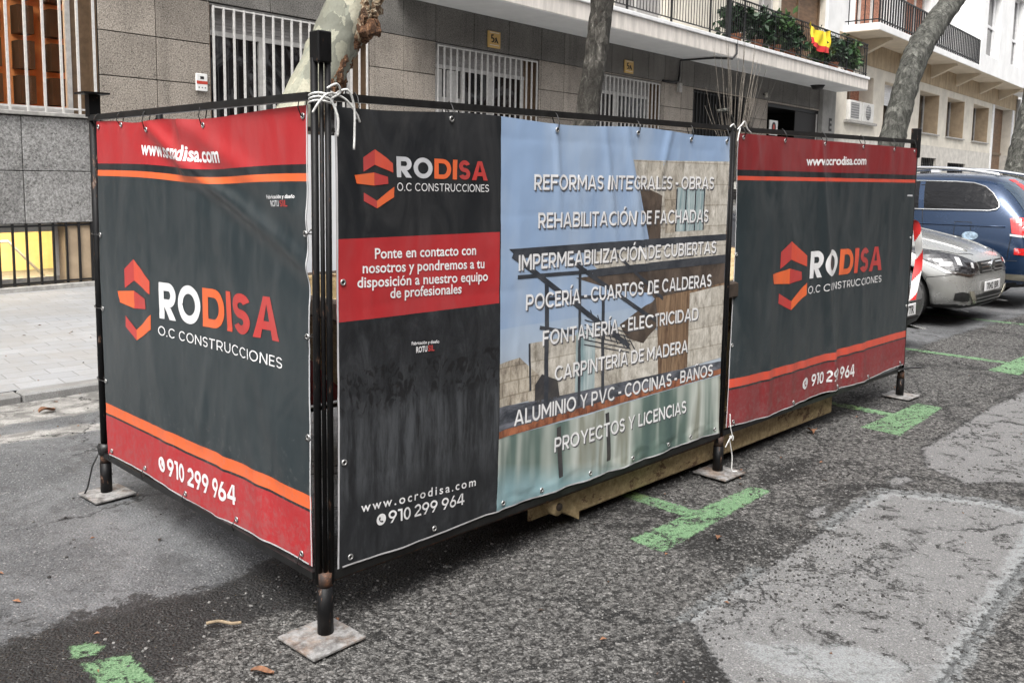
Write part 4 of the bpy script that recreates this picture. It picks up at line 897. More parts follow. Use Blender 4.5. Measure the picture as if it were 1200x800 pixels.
tree('distant plane tree trunk at the right edge behind the blue car', [(27.3, YT, .03), (27.8, YT, 1.6), (28.4, YT, 2.9), (29.1, YT, 4.5), (29.4, YT, 7)], [.44, .34, .30, .26, .2], M['pale_bark'],
     [([(29, YT, 6.6), (29.6, YT-.6, 8.2), (30.5, YT-.9, 9.8)], [.12, .08, .03])], .12)
# bare shrub
o = thing('bare_shrub', 'leafless shrub of thin upright twigs in front of the dark window', 'shrub', (13.1, 7.75, .05))
mb = MB(); mb.tube([(0, 0, 0), (.02, 0, 1.2), (0, 0, 1.9)], [.06, .05, .045], M['grey_bark'], 8); mb.build('stem', o)
for i in range(40):
    a = random.uniform(-.85, .95); h = random.uniform(.8, 2.2); y = random.uniform(-.3, .3); z0 = random.uniform(1.3, 1.95); mb = MB()
    pts = [Vector((random.uniform(-.08, .08), 0, z0))]
    for t in (.25, .5, .75, 1): pts.append(Vector((a*t**.8+random.gauss(0, .02), y*t, z0+h*t)))
    mb.tube(smooth_path(pts, 4), lerp_r([.009, .0075, .006, .0045, .002], 4), M['grey_twig'] if i % 4 else M['grey_bark'], 5); mb.build('twig', o)
mb = MB(); mb.tube([(-.62, -.05, 2.62), (-.3, 0, 2.66), (.0, 0, 2.45)], [.03, .03, .025], M['pale_bark'], 7); mb.build('pruned_branch', o)

# ------------------------------------------------------------------ skip
o = thing('skip', 'rusty cream painted steel rubble skip hidden behind the banners', 'skip', (4.48, 3.42, 0))
mb = MB()
def hull(x0, x1, X0, X1, y, Yt, z0, z1, m, t=.05):
    vs = [(x0, -y, z0), (x1, -y, z0), (x1, y, z0), (x0, y, z0), (X0, -Yt, z1), (X1, -Yt, z1), (X1, Yt, z1), (X0, Yt, z1)]
    iv = [(a*(1-t/abs(a)) if a else a, b_*(1-t/abs(b_)), z+(t if z == z0 else 0)) for a, b_, z in vs]
    mb.add(vs+iv, [(0, 3, 2, 1), (0, 1, 5, 4), (1, 2, 6, 5), (2, 3, 7, 6), (3, 0, 4, 7), (8, 9, 10, 11), (8, 12, 13, 9), (9, 13, 14, 10), (10, 14, 15, 11), (11, 15, 12, 8), (4, 5, 13, 12), (5, 6, 14, 13), (6, 7, 15, 14), (7, 4, 12, 15)], m)
hull(-1.34, 1.32, -2.2, 2.15, .76, .84, .16, 1.04, M['skip']); mb.build('hull', o)
for y in (-.83, .765):
    mb = MB(); mb.box(-1.36, 1.30, y, y+.065, .045, .30, M['skip'], .012); mb.build('base_beam', o)
mb = MB(); mb.tube([(-1.28, -.835, .295), (1.28, -.835, .295)], .012, M['skip_dark'], 8); mb.build('weld_edge', o)
mb = MB(); vs = [(x, y, z) for y in (-.84, -.70) for x, z in ((-1.362, .31), (-1.362, .02), (-1.50, .10), (-1.62, .30))]
mb.add(vs, [(0, 1, 2, 3), (7, 6, 5, 4), (0, 4, 5, 1), (1, 5, 6, 2), (2, 6, 7, 3), (3, 7, 4, 0)], M['skip']); recalc(mb.build('end_gusset', o))
mb = MB(); mb.tube([(-1.55, -.875, .14), (-1.55, -.80, .14)], .042, M['skip'], 14); mb.box(-1.66, -1.50, -.80, -.79, .08, .24, M['skip']); mb.tube([(-1.55, -.884, .14), (-1.55, -.877, .14)], .018, M['skip_dark'], 10); mb.build('lifting_pin', o)
mb = MB(); mb.box(-2.25, 2.2, -.90, -.845, .96, 1.05, M['skip_dark'], .01)
for x in (-2.25, 2.145): mb.box(x, x+.055, -.844, .844, .96, 1.049, M['skip_dark'], .01)
mb.box(-2.25, 2.2, .845, .90, .96, 1.05, M['skip_dark'], .01); mb.build('rim', o)

# ------------------------------------------------------------------ frames
PX = (1.68, 4.215, 6.755); PY = 2.515; LY = 4.42
def plate(parent, x, y, rz=0, s=.20):
    mb = MB(); h = s/2; c, sn = math.cos(rz), math.sin(rz)
    bm = bmesh.new(); bmesh.ops.create_cube(bm, size=1)
    for q in bm.verts: X, Y = q.co.x*s, q.co.y*s; q.co = (x+X*c-Y*sn, y+X*sn+Y*c, .014+q.co.z*.010+.004)
    bmesh.ops.bevel(bm, geom=bm.edges[:], offset=.002, segments=1, affect='EDGES'); mb.bm(bm, M['plate']); return mb.build('base_plate', parent)
def post(parent, x, y, z0, z1, r=.018, m='frame', n=10, square=False):
    mb = MB(); mb.tube([(x, y, z0), (x, y, z1)], r, M[m], n, True, not square, square); return mb.build('post', parent)
def foot(parent, x, y, h=.20, r=.026):
    mb = MB(); mb.tube([(x, y, .018), (x, y, h)], r, M['frame'], 14); mb.tube([(x, y, h+.001), (x, y, h+.05)], r*.9, M['rusty'], 14); return mb.build('foot_socket', parent)
def sleeve(parent, x, y, z0, z1, w=.058):
    mb = MB(); mb.box(x-w/2, x+w/2, y-w/2, y+w/2, z0, z1, M['frame'], .004); return mb.build('top_sleeve', parent)
def rail(parent, a, b, w=.024, m='rail_paint', nm='rail'):
    mb = MB(); mb.bar(a, b, w, M[m]); return mb.build(nm, parent)
FL = thing('hoarding_frame', 'black steel frame carrying the left end banner', 'frame', (0, 0, 0), 0, 'steel frames round the skip')
post(FL, 1.6625, 2.527, .2, 1.97, .0125); post(FL, 1.69, 4.43, .15, 1.93, .020); foot(FL, 1.69, 4.43, .17, .027)
mb = MB(); mb.box(1.63, 1.75, 4.37, 4.49, 1.955, 1.963, M['frame']); mb.box(1.665, 1.715, 4.405, 4.455, 1.85, 1.953, M['frame']); mb.build('top_cap', FL)
plate(FL, 1.685, 4.41, .06); rail(FL, (1.68, 4.43, 1.845), (1.66, 2.55, 1.85), .026); rail(FL, (1.685, 4.43, .215), (1.665, 2.55, .222), .026)
mb = MB(); mb.tube([(1.672, 4.45, .23), (1.64, 4.47, .15), (1.615, 4.47, .05), (1.60, 4.47, .022)], .0045, M['tie'], 6); mb.tube([(1.664, 4.43, .24), (1.716, 4.43, .24)], .032, M['tie'], 10); mb.build('cable_tie', FL)
FM = thing('hoarding_frame', 'long black steel frame carrying the middle banner with the house picture', 'frame', (0, 0, 0), 0, 'steel frames round the skip')
post(FM, 1.698, 2.503, .2, 1.97, .0105); post(FM, 1.681, 2.514, .2, 1.97, .0075); post(FM, PX[1]-.012, PY, .18, 1.87, .016); foot(FM, 1.68, 2.515, .19, .028); foot(FM, PX[1], PY, .16, .028)
sleeve(FM, 1.68, 2.515, 1.955, 2.055, .053); plate(FM, 1.655, 2.50, .03, .215); plate(FM, 4.20, 2.495, -.02, .205)
rail(FM, (1.70, PY, 1.85), (PX[1]-.01, PY, 1.868), .026); rail(FM, (1.70, PY, .222), (PX[1]-.01, PY, .226), .028)
rail(FM, (1.70, PY+.01, .200), (PX[1]-.01, PY+.01, .198), .013, 'rusty')
FR = thing('hoarding_frame', 'black steel frame carrying the right banner beside the parked cars', 'frame', (0, 0, 0), 0, 'steel frames round the skip')
post(FR, PX[1]+.018, PY, .18, 1.85, .014); post(FR, PX[2], PY, .15, 1.9, .020); foot(FR, PX[2], PY, .15, .028); sleeve(FR, PX[2], PY, 1.78, 1.99, .055)
plate(FR, 6.76, 2.51, -.02, .205); rail(FR, (PX[1]+.02, PY, 1.866), (PX[2], PY, 1.895), .026); rail(FR, (PX[1]+.02, PY, .226), (PX[2], PY, .222), .026)
mb = MB(); mb.tube([(6.62, PY-.03, .225), (6.72, PY-.03, .23), (6.80, PY-.03, .222), (7.02, PY-.05, .20)], .007, M['tie'], 6); mb.build('cable_tie', FR)
FB = thing('hoarding_frame', 'black steel frame at the pavement side seen through the gaps', 'frame', (0, 0, 0), 0, 'steel frames round the skip')
for x in (2.02, 4.2, 6.72): post(FB, x, 4.45, .02, 1.9, .018); plate(FB, x, 4.45)
rail(FB, (2.0, 4.45, 1.85), (6.75, 4.45, 1.86)); rail(FB, (2.0, 4.45, .22), (6.75, 4.45, .22))

# ------------------------------------------------------------------ banners
class Banner:
    def __init__(s, obj, O, ax, nrm, us, vs, fn):
        s.obj = obj; s.O = Vector(O); s.ax = Vector(ax); s.n = Vector(nrm); s.us = us; s.vs = vs; s.up = Vector((0, 0, 1))
        s.P = [[s.base(u, v, fn(u, v)) for v in vs] for u in us]
    def base(s, u, v, d): return s.O+s.ax*(u+d[0])+s.up*(v+d[1])+s.n*d[2]
    def idx(s, a, x):
        import bisect
        i = min(max(bisect.bisect_right(a, x)-1, 0), len(a)-2); return i, (x-a[i])/(a[i+1]-a[i])
    def at(s, u, v, off=0.0):
        i, a = s.idx(s.us, u); j, b = s.idx(s.vs, v); P = s.P
        p = (P[i][j]*(1-a)+P[i+1][j]*a)*(1-b)+(P[i][j+1]*(1-a)+P[i+1][j+1]*a)*b
        if not off: return p
        du = (P[i+1][j]-P[i][j])*(1-b)+(P[i+1][j+1]-P[i][j+1])*b; dv = (P[i][j+1]-P[i][j])*(1-a)+(P[i+1][j+1]-P[i+1][j])*a
        n = du.cross(dv).normalized()
        if n.dot(s.n) < 0: n = -n
        return p+n*off
    def cloth(s, matfn, name='cloth'):
        mb = MB(); nu, nv = len(s.us), len(s.vs); vs = [s.P[i][j] for i in range(nu) for j in range(nv)]
        mats = {}
        for i in range(nu-1):
            for j in range(nv-1):
                m = matfn((s.us[i]+s.us[i+1])/2, (s.vs[j]+s.vs[j+1])/2); mats.setdefault(m.name, (m, []))[1].append((i*nv+j, (i+1)*nv+j, (i+1)*nv+j+1, i*nv+j+1))
        o = len(mb.v); mb.v += [tuple(p) for p in vs]
        for m, fs in mats.values():
            k_ = mb.slot(m)
            for f in fs: mb.f.append(list(f)); mb.mi.append(k_); mb.sm.append(True)
        return mb.build(name, s.obj)
    def lay(s, mb, v2, fs, m, off):
        "drape 2-D faces (in banner coordinates) over the cloth"
        bm = bmesh.new(); V = [bm.verts.new((x, y, 0)) for x, y in v2]
        for f in fs:
            try: bm.faces.new([V[i] for i in f])
            except ValueError: pass
        x0, x1 = min(p[0] for p in v2), max(p[0] for p in v2); y0, y1 = min(p[1] for p in v2), max(p[1] for p in v2)
        for a in s.us:
            if x0 < a < x1: bmesh.ops.bisect_plane(bm, geom=bm.verts[:]+bm.edges[:]+bm.faces[:], plane_co=(a, 0, 0), plane_no=(1, 0, 0), dist=1e-6)
        for a in s.vs:
            if y0 < a < y1: bmesh.ops.bisect_plane(bm, geom=bm.verts[:]+bm.edges[:]+bm.faces[:], plane_co=(0, a, 0), plane_no=(0, 1, 0), dist=1e-6)
        for q in bm.verts: q.co = s.at(q.co.x, q.co.y, off)
        mb.bm(bm, m, True)
    def poly(s, mb, pts, m, off):
        tri = tessellate_polygon([[Vector((x, y, 0)) for x, y in pts]]); s.lay(mb, pts, [list(t) for t in tri], m, off)
    def line(s, mb, a, b, w, m, off):
        dx, dy = b[0]-a[0], b[1]-a[1]; L = math.hypot(dx, dy); nx, ny = -dy/L*w/2, dx/L*w/2
        s.poly(mb, [(a[0]+nx, a[1]+ny), (a[0]-nx, a[1]-ny), (b[0]-nx, b[1]-ny), (b[0]+nx, b[1]+ny)], m, off)
    def text(s, mb, txt, a, b, cap, m, off=.0016, bold=.02, spacing=1.0, slant=0, split=None):
        "one line from a to b; split = [(first letter index, material)] colours"
        vs, fs = text2d(txt, bold, spacing); dx, dy = b[0]-a[0], b[1]-a[1]
        pts = [(a[0]+dx*x+slant*y*cap, a[1]+dy*x+cap*y) for x, y in vs]
        s.lay(mb, pts, fs, m, off)
    def caps(s, mb, txt, a, b, cap, T, mats, off=.0016, gap=.13):
        L, _ = caps(txt, T, gap); dx, dy = b[0]-a[0], b[1]-a[1]
        for i, P in L:
            m = mats if not isinstance(mats, list) else mats[i]
            for k_, p_ in enumerate(P): s.poly(mb, [(a[0]+dx*x, a[1]+dy*x+cap*y) for x, y in p_], m, off+.00004*(k_ % 3))
    def word(s, parts, a, b, cap, off=.0016, T=.24, gap=.10):
        mb = MB(); s.caps(mb, ''.join(p_[0] for p_ in parts), a, b, cap, T, [p_[1] for p_ in parts], off, gap); return mb.build('lettering', s.obj)
    def eyelet(s, u, v, tie=None):
        p = s.at(u, v, .003); n = s.n; a = s.ax; mb = MB(); ring = []
        N, K = 14, 6
        vs = [p+(a*math.cos(t)+s.up*math.sin(t))*(.0085+.0032*math.cos(q))+n*.0025*math.sin(q) for t in [2*math.pi*i/N for i in range(N)] for q in [2*math.pi*j/K for j in range(K)]]
        mb.add(vs, [(i*K+j, ((i+1) % N)*K+j, ((i+1) % N)*K+(j+1) % K, i*K+(j+1) % K) for i in range(N) for j in range(K)], M['steel'], True)
        vs = [p+n*.0005+(a*math.cos(2*math.pi*i/N)+s.up*math.sin(2*math.pi*i/N))*.007 for i in range(N)]; mb.add(vs, [tuple(range(N))], M['sign_black'])
        o = mb.build('eyelet', s.obj)
        if tie is not None:
            mb = MB(); q = Vector(tie); mb.tube([p+n*.006, p.lerp(q, .5)+n*.02, q+n*.016, q+s.up*.016, q-n*.014, p-n*.006], .0022, M['tie'], 6); mb.build('cable_tie', o)
        return o
def grid(a, b, st, extra=()):
    n = max(1, round((b-a)/st)); g = [a+(b-a)*i/n for i in range(n+1)]
    for e in extra:
        i = min(range(1, n), key=lambda q: abs(g[q]-e)); g[i] = e
    return sorted(g)
crs = lambda x, w_: math.exp(-abs(x)/w_)
def folds(u, v, su, sv, w_=.016):
    a = (u/su) % 1; b = (v/sv) % 1; a = (a if a < .5 else a-1)*su; b = (b if b < .5 else b-1)*sv
    return .0030*crs(a+.004*math.sin(v*9), w_)*(.4+.6*noise.noise(Vector((u*3, v*3, 4))))-.0026*crs(b+.004*math.sin(u*8), w_)*(.4+.6*noise.noise(Vector((u*3, v*3, 8))))
gau = lambda x, s: math.exp(-(x/s)**2)
def sst(a, b, x):
    t = min(max((x-a)/(b-a), 0), 1); return t*t*(3-2*t)
LOGO = [([(.51, 1), (.22, .86), (.22, .62), (.51, .74)], 'red_logo_ink'), ([(.51, 1), (.51, .74), (.97, .61), (.97, .77)], 'orange_red_ink'),
        ([(0, .56), (.05, .42), (.49, .39), (.49, .61)], 'orange_ink'), ([(.49, .61), (.49, .39), (.85, .42), (.83, .54)], 'red_logo_ink'),
        ([(.22, .27), (.22, .13), (.56, 0), (.56, .13)], 'red_logo_ink'), ([(.56, .13), (.56, 0), (1, .19), (1, .37)], 'orange_ink')]
def logo(bn, u0, u1, v0, v1, off=.0016):
    mb = MB()
    for pts, m in LOGO: bn.poly(mb, [(u0+(u1-u0)*x, v0+(v1-v0)*y) for x, y in pts], M[m], off)
    return mb.build('logo', bn.obj)
def phone(bn, u, v, r, m, off=.0016, bg='red_ink'):
    mb = MB(); bn.poly(mb, [(u+r*math.cos(t*.314), v+r*math.sin(t*.314)) for t in range(20)], m, off)
    P = [(-.5, .55), (-.15, .5), (-.2, .15), (-.32, .05), (-.1, -.3), (.1, -.18), (.42, -.38), (.45, -.6), (.1, -.62), (-.35, -.3), (-.6, .15)]
    bn.poly(mb, [(u+x*r*.9, v+y*r*.9) for x, y in P], M[bg], off+.0005); return mb.build('phone_icon', bn.obj)
def side_lettering(bn, ww, rod, oc, tel, ph, lg, fab=None, rot=None, bg='red_ink'):
    mb = MB(); bn.text(mb, 'www.ocrodisa.com', *ww, M['white_ink'], bold=.028); mb.build('lettering', bn.obj)
    bn.word([('R', M['white_ink']), ('O', M['white_ink']), ('D', M['orange_ink']), ('I', M['orange_red_ink']), ('S', M['red_logo_ink']), ('A', M['red_logo_ink'])], *rod)
    mb = MB(); bn.caps(mb, 'O.C CONSTRUCCIONES', *oc, .13, M['white_ink'], gap=.20); mb.build('lettering', bn.obj)
    mb = MB(); bn.caps(mb, '910 299 964', *tel, .21, M['white_ink'], gap=.10); mb.build('lettering', bn.obj)
    phone(bn, *ph, M['white_ink'], bg=bg); logo(bn, *lg)
    if fab:
        mb = MB(); bn.text(mb, 'Fabricación y diseño', *fab, M['white_ink'], bold=.02); bn.text(mb, 'ROTU', *rot[0], M['white_ink'], bold=.015); bn.text(mb, 'SIL', *rot[1], M['red_logo_ink'], bold=.015); mb.build('lettering', bn.obj)

# left banner: u runs from the far post to the corner (u = 4.34 - Y)
YL = 4.345; bands = [.432, .442, .492, 1.575, 1.602, 1.632]
def fnL(u, v):
    d = .012*math.sin(u*3.2+.6)*math.sin((v-.2)*2)
    c = (1.80-.42*max(u-.54, 0)**1.0)-(v)                    # crease running down to the right
    m = sst(.40, .70, u)*(1-.35*sst(1.2, 1.75, u))
    d += m*(.018*gau(c, .038)-.007*gau(c-.085, .05)+.012*gau(c+.16, .05)*sst(.5, .9, u))
    d += .021*gau(u-.89, .05)*sst(1.52, 1.66, v)
    d += .012*gau((u-1.25)-(1.2-v)*.5, .10)*sst(.3, .7, v)*(1-sst(1.2, 1.45, v))
    d += .006*gau(u-.55-(.9-v)*.2, .05)*(1-sst(1.0, 1.3, v))+.008*gau(u-1.35+(v-.6)*.25, .06)*(1-sst(.7, 1.0, v))
    d += folds(u+.1, v+.07, .31, .27)+.0034*noise.fractal(Vector((u*4, v*2.2, 1)), .8, 2, 5)+.010*gau((u-.95)-(v-.5)*.25, .045)*sst(.45, .6, v)*(1-sst(.8, 1.0, v))+.007*gau((u-1.15)-(v-.5)*.2, .04)*(1-sst(.6, .85, v))
    dv = -.022*gau(u-1.05, .4)*sst(1.45, 1.6, v)-.016*gau(u-.42, .16)*sst(1.72, 1.82, v)+.008*math.sin(u*5)*(1-sst(.2, .6, v))
    return (0, dv, d)
bL = thing('banner', 'red and black company banner on the short left side facing the empty street', 'banner', (0, 0, 0), 0, 'vinyl banners tied to the frames')
NL = Banner(bL, (1.672, YL, 0), (0, -1, 0), (-1, 0, 0), grid(0, 1.765, .0125), grid(.235, 1.825, .0125, bands), fnL)
def mL(u, v):
    if v > 1.632: return M['red_ink']
    if v > 1.602: return M['black_ink2']
    if v > 1.575: return M['orange_ink']
    if v > .492: return M['black_ink']
    if v > .442: return M['orange_ink']
    if v > .432: return M['black_ink2']
    return M['red_ink']
NL.cloth(mL)
U = lambda y: YL-y
side_lettering(NL, ((U(3.86), 1.672), (U(3.165), 1.655), .062), ((U(3.721), .978), (U(2.785), 1.005), .155), ((U(3.733), .905), (U(2.765), .91), .040), ((U(3.689), .296), (U(3.113), .316), .078), (U(3.748), .327, .034), (U(4.135), U(3.79), .852, 1.212),
               ((U(2.84), 1.512), (U(2.659), 1.517), .014), (((U(2.818), 1.484), (U(2.76), 1.486), .022), ((U(2.752), 1.486), (U(2.70), 1.488), .022)))
for u, v in ((.025, 1.80), (.28, 1.81), (.55, 1.785), (1.05, 1.80), (1.74, 1.79)): NL.eyelet(u, v, (1.672, YL-u, 1.845))
for u in (.05, .42, .82, 1.24, 1.70): NL.eyelet(u, .262, (1.672, YL-u, .22))
for v in (.6, .95, 1.3): NL.eyelet(.02, v, (1.68, 4.43, v)); NL.eyelet(1.75, v+.1, (1.66, 2.55, v+.1))

# middle banner
XM = 1.716
def fnM(u, v):
    d = .010*math.sin(u*2.6)*math.sin((v-.2)*2)
    x = u+XM
    d += .012*gau((x-3.34)-(1.6-v)*.30, .026)*sst(.7, 1.0, v)
    d += .009*gau((x-2.80)-(1.82-v)*.10, .020)*sst(1.3, 1.7, v)+.010*gau((x-3.12)-(1.82-v)*.22, .022)*sst(1.15, 1.6, v)+.008*gau((x-3.62)+(1.82-v)*.3, .026)*sst(1.4, 1.7, v)
    d += .008*gau((x-1.84)-(1.82-v)*.45, .025)*sst(1.45, 1.7, v)+.008*gau((x-2.23)-(1.8-v)*.2, .022)*sst(1.5, 1.75, v)
    d += .007*gau((x-2.0)-(v-.3)*.15, .06)*(1-sst(.6, .9, v))+.008*gau(x-2.48, .03)*(.3+.7*(1-sst(.6, 1.2, v)))
    d += .006*math.sin(x*9+v*4)*(1-sst(.25, .42, v))*.6+.006*math.sin(x*23)*(1-sst(.24, .33, v))*sst(2.3, 2.7, x)+.005*noise.noise(Vector((x*16, v*30, 2)))*(1-sst(.27, .36, v))*sst(2.2, 2.6, x)
    d += folds(x, v+.05, .37, .30)+.0034*noise.fractal(Vector((x*4, v*2.2, 5)), .8, 2, 5)
    dv = .008*math.sin(x*6)*sst(1.7, 1.82, v)+.004*math.sin(x*5+1)*(1-sst(.22, .35, v))-.012*sst(0, 2.4, u)*0
    du = .004*math.sin((v-.25)*2)*gau(u, .15)
    return (du, dv, d)
bM = thing('banner', 'long banner with a list of building services printed over a house photograph', 'banner', (0, 0, 0), 0, 'vinyl banners tied to the frames')
NM = Banner(bM, (XM, 2.492, 0), (1, 0, 0), (0, -1, 0), grid(0, 2.447, .0125, (.762,)), grid(.245, 1.825, .0125, (1.105, 1.385)), fnM)
XP = .762
NM.cloth(lambda u, v: M['p_sky'] if u > XP else (M['red_ink'] if 1.105 < v < 1.385 else (M['p_worn_ghost'] if v < 1.105 else M['black_ink2'])))
W_ = lambda x: x-XM
def PL(mb, pts, m, off): NM.poly(mb, [(min(max(x-XM, XP+.001), 2.446), max(z, .2455)) for x, z in pts], M[m], off)
mb = MB(); o1, o2, o3, o4 = .0003, .0006, .0009, .0012
PL(mb, [(3.32, 1.685), (3.50, 1.685), (4.17, 1.695), (4.17, 1.30), (3.52, 1.30)], 'p_stone', o1)
PL(mb, [(3.38, 1.58), (3.44, 1.56), (3.58, 1.52), (3.58, 1.30), (3.50, 1.29)], 'p_brown', o2)
PL(mb, [(3.60, 1.55), (3.70, 1.55), (3.70, 1.34), (3.62, 1.34)], 'p_stone2', o2); PL(mb, [(3.70, 1.56), (3.95, 1.555), (3.94, 1.345), (3.71, 1.345)], 'p_glass', o2)
for x in (3.70, 3.78, 3.86, 3.94): NM.line(mb, (W_(x), 1.555), (W_(x+.005), 1.345), .010, M['p_steel'], o3)
PL(mb, [(2.95, 1.17), (4.17, 1.165), (4.17, 1.00), (3.62, .98), (3.50, 1.06), (3.25, 1.09)], 'p_brown', o1)
PL(mb, [(3.56, 1.03), (4.17, 1.06), (4.17, .66), (3.60, .64)], 'p_wood', o2)
PL(mb, [(3.85, 1.03), (4.17, 1.05), (4.17, .66), (3.85, .65)], 'p_stone', o3)
PL(mb, [(3.28, .93), (3.56, 1.03), (3.58, .90), (3.47, .82), (3.34, .86)], 'p_brown', o3)
PL(mb, [(2.66, .92), (3.40, .92), (3.62, .86), (3.62, .64), (2.66, .66)], 'p_stone', o1)
PL(mb, [(2.48, .86), (2.60, .87), (2.72, .78), (2.76, .68), (2.48, .68)], 'p_stone2', o2)
PL(mb, [(2.96, .93), (3.10, .93), (3.10, .66), (2.96, .66)], 'p_glass', o2)
PL(mb, [(2.70, .74), (2.74, .78), (2.84, .74), (2.86, .66), (2.70, .66)], 'p_dark', o3)
PL(mb, [(2.48, .685), (2.75, .67), (3.4, .655), (4.17, .64), (4.17, .575), (3.4, .57), (2.48, .56)], 'p_navy', o3)
PL(mb, [(2.48, .585), (3.1, .59), (3.75, .600), (4.17, .598), (4.17, .57), (3.75, .562), (3.1, .555), (2.48, .555)], 'p_rim', o4)
PL(mb, [(2.48, .555), (3.0, .545), (3.6, .555), (4.17, .562), (4.17, .245), (2.48, .245)], 'p_pool', o2)
for x in (2.86, 3.20): NM.line(mb, (W_(x), .53), (W_(x+.02), .30), .028, M['p_dark'], o3)
PL(mb, [(2.53, 1.315), (4.17, 1.318), (4.17, 1.285), (2.58, 1.275)], 'p_steel', o3)
PL(mb, [(3.0, 1.275), (4.17, 1.285), (4.17, 1.21), (3.1, 1.20)], 'p_stone', o2); PL(mb, [(3.1, 1.20), (4.17, 1.21), (4.17, 1.165), (3.05, 1.165)], 'p_steel', o4)
for a, b, w_ in (((2.55, 1.29), (3.36, .82), .024), ((2.85, 1.28), (3.56, .92), .020), ((3.22, 1.27), (3.62, 1.02), .016), ((2.58, 1.20), (3.10, 1.19), .016), ((2.70, 1.10), (3.2, 1.07), .014), ((2.72, .98), (2.95, .93), .016)):
    NM.line(mb, (W_(a[0]), a[1]), (W_(b[0]), b[1]), w_, M['p_steel'], o4)
for x, a, b, w_ in ((2.76, 1.16, .62, .026), (2.98, 1.22, .60, .020), (3.15, 1.08, .60, .022), (2.66, .92, .72, .012)): NM.line(mb, (W_(x), a), (W_(x+.01), b), w_, M['p_steel'], o4)
for q in range(7): NM.line(mb, (W_(3.06+q*.05), 1.02-q*.028), (W_(3.12+q*.05), .90-q*.02), .006, M['p_steel'], o4)
for q in range(6): NM.line(mb, (W_(3.02), .98-q*.022), (W_(3.36), .86-q*.018+.02), .005, M['p_steel'], o4)
mb.build('printed_picture', bM)
mb = MB(); NM.line(mb, (XP, .2455), (XP, 1.824), .006, M['black_ink2'], .0003); mb.build('print_seam', bM)
logo(NM, W_(1.79), W_(1.955), 1.485, 1.685)
NM.word([('R', M['grey_ink']), ('O', M['grey_ink']), ('D', M['orange_ink']), ('I', M['orange_ink']), ('S', M['red_logo_ink']), ('A', M['red_logo_ink'])], (W_(1.968), 1.592), (W_(2.411), 1.583), .072)
mb = MB(); NM.caps(mb, 'O.C CONSTRUCCIONES', (W_(1.968), 1.545), (W_(2.417), 1.54), .028, .12, M['white_ink'], gap=.20); mb.build('lettering', bM)
for t, a, b, c in (('Ponte en contacto con', (1.872, 1.312), (2.348, 1.302), .037), ('nosotros y pondremos a tu', (1.821, 1.265), (2.394, 1.248), .037), ('disposición a nuestro equipo', (1.80, 1.217), (2.413, 1.198), .037), ('de profesionales', (1.938, 1.17), (2.274, 1.16), .037)):
    mb = MB(); NM.text(mb, t, (W_(a[0]), a[1]), (W_(b[0]), b[1]), c, M['white_ink'], bold=.016); mb.build('lettering', bM)
mb = MB(); NM.text(mb, 'www.ocrodisa.com', (W_(1.813), .424), (W_(2.365), .388), .034, M['white_ink'], bold=.012, spacing=1.35); mb.build('lettering', bM)
mb = MB(); NM.caps(mb, '910 299 964', (W_(1.932), .353), (W_(2.306), .327), .046, .17, M['white_ink'], gap=.11); mb.build('lettering', bM)
phone(NM, W_(1.90), .376, .021, M['white_ink'], bg='black_ink2')
mb = MB(); NM.text(mb, 'Fabricación y diseño', (W_(2.035), .992), (W_(2.165), .984), .012, M['white_ink'], bold=.016); NM.text(mb, 'ROTU', (W_(2.055), .961), (W_(2.108), .959), .022, M['white_ink'], bold=.025); NM.text(mb, 'SIL', (W_(2.112), .959), (W_(2.142), .958), .022, M['red_logo_ink'], bold=.025); mb.build('lettering', bM)
for t, a, b, c in (('REFORMAS INTEGRALES - OBRAS', (2.671, 1.548), (4.022, 1.552), .063), ('REHABILITACIÓN DE FACHADAS', (2.699, 1.392), (3.985, 1.385), .064), ('IMPERMEABILIZACIÓN DE CUBIERTAS', (2.582, 1.225), (4.068, 1.222), .064),
                   ('POCERÍA - CUARTOS DE CALDERAS', (2.632, 1.06), (4.039, 1.05), .065), ('FONTANERÍA - ELECTRICIDAD', (2.738, .900), (3.93, .886), .064), ('CARPINTERÍA DE MADERA', (2.819, .738), (3.847, .728), .064),
                   ('ALUMINIO Y PVC - COCINAS - BAÑOS', (2.572, .590), (4.082, .572), .064), ('PROYECTOS Y LICENCIAS', (2.833, .422), (3.851, .414), .064)):
    mb = MB(); NM.caps(mb, t, (W_(a[0])+.007, a[1]-.006), (W_(b[0])+.007, b[1]-.006), c, .18, M['shadow_ink'], .0017)
    NM.caps(mb, t, (W_(a[0]), a[1]), (W_(b[0]), b[1]), c, .175, M['white_ink'], .0022); mb.build('lettering', bM)
for x in (1.80, 2.22, 2.80, 3.36, 3.80, 4.13): NM.eyelet(x-XM, 1.80, (x+.01, PY-.005, 1.855))
for x in (1.77, 2.15, 2.52, 2.75, 3.08, 3.40, 3.70, 3.90, 4.12): NM.eyelet(x-XM, .275, None)
for v in (.62, 1.24): NM.eyelet(.025, v)

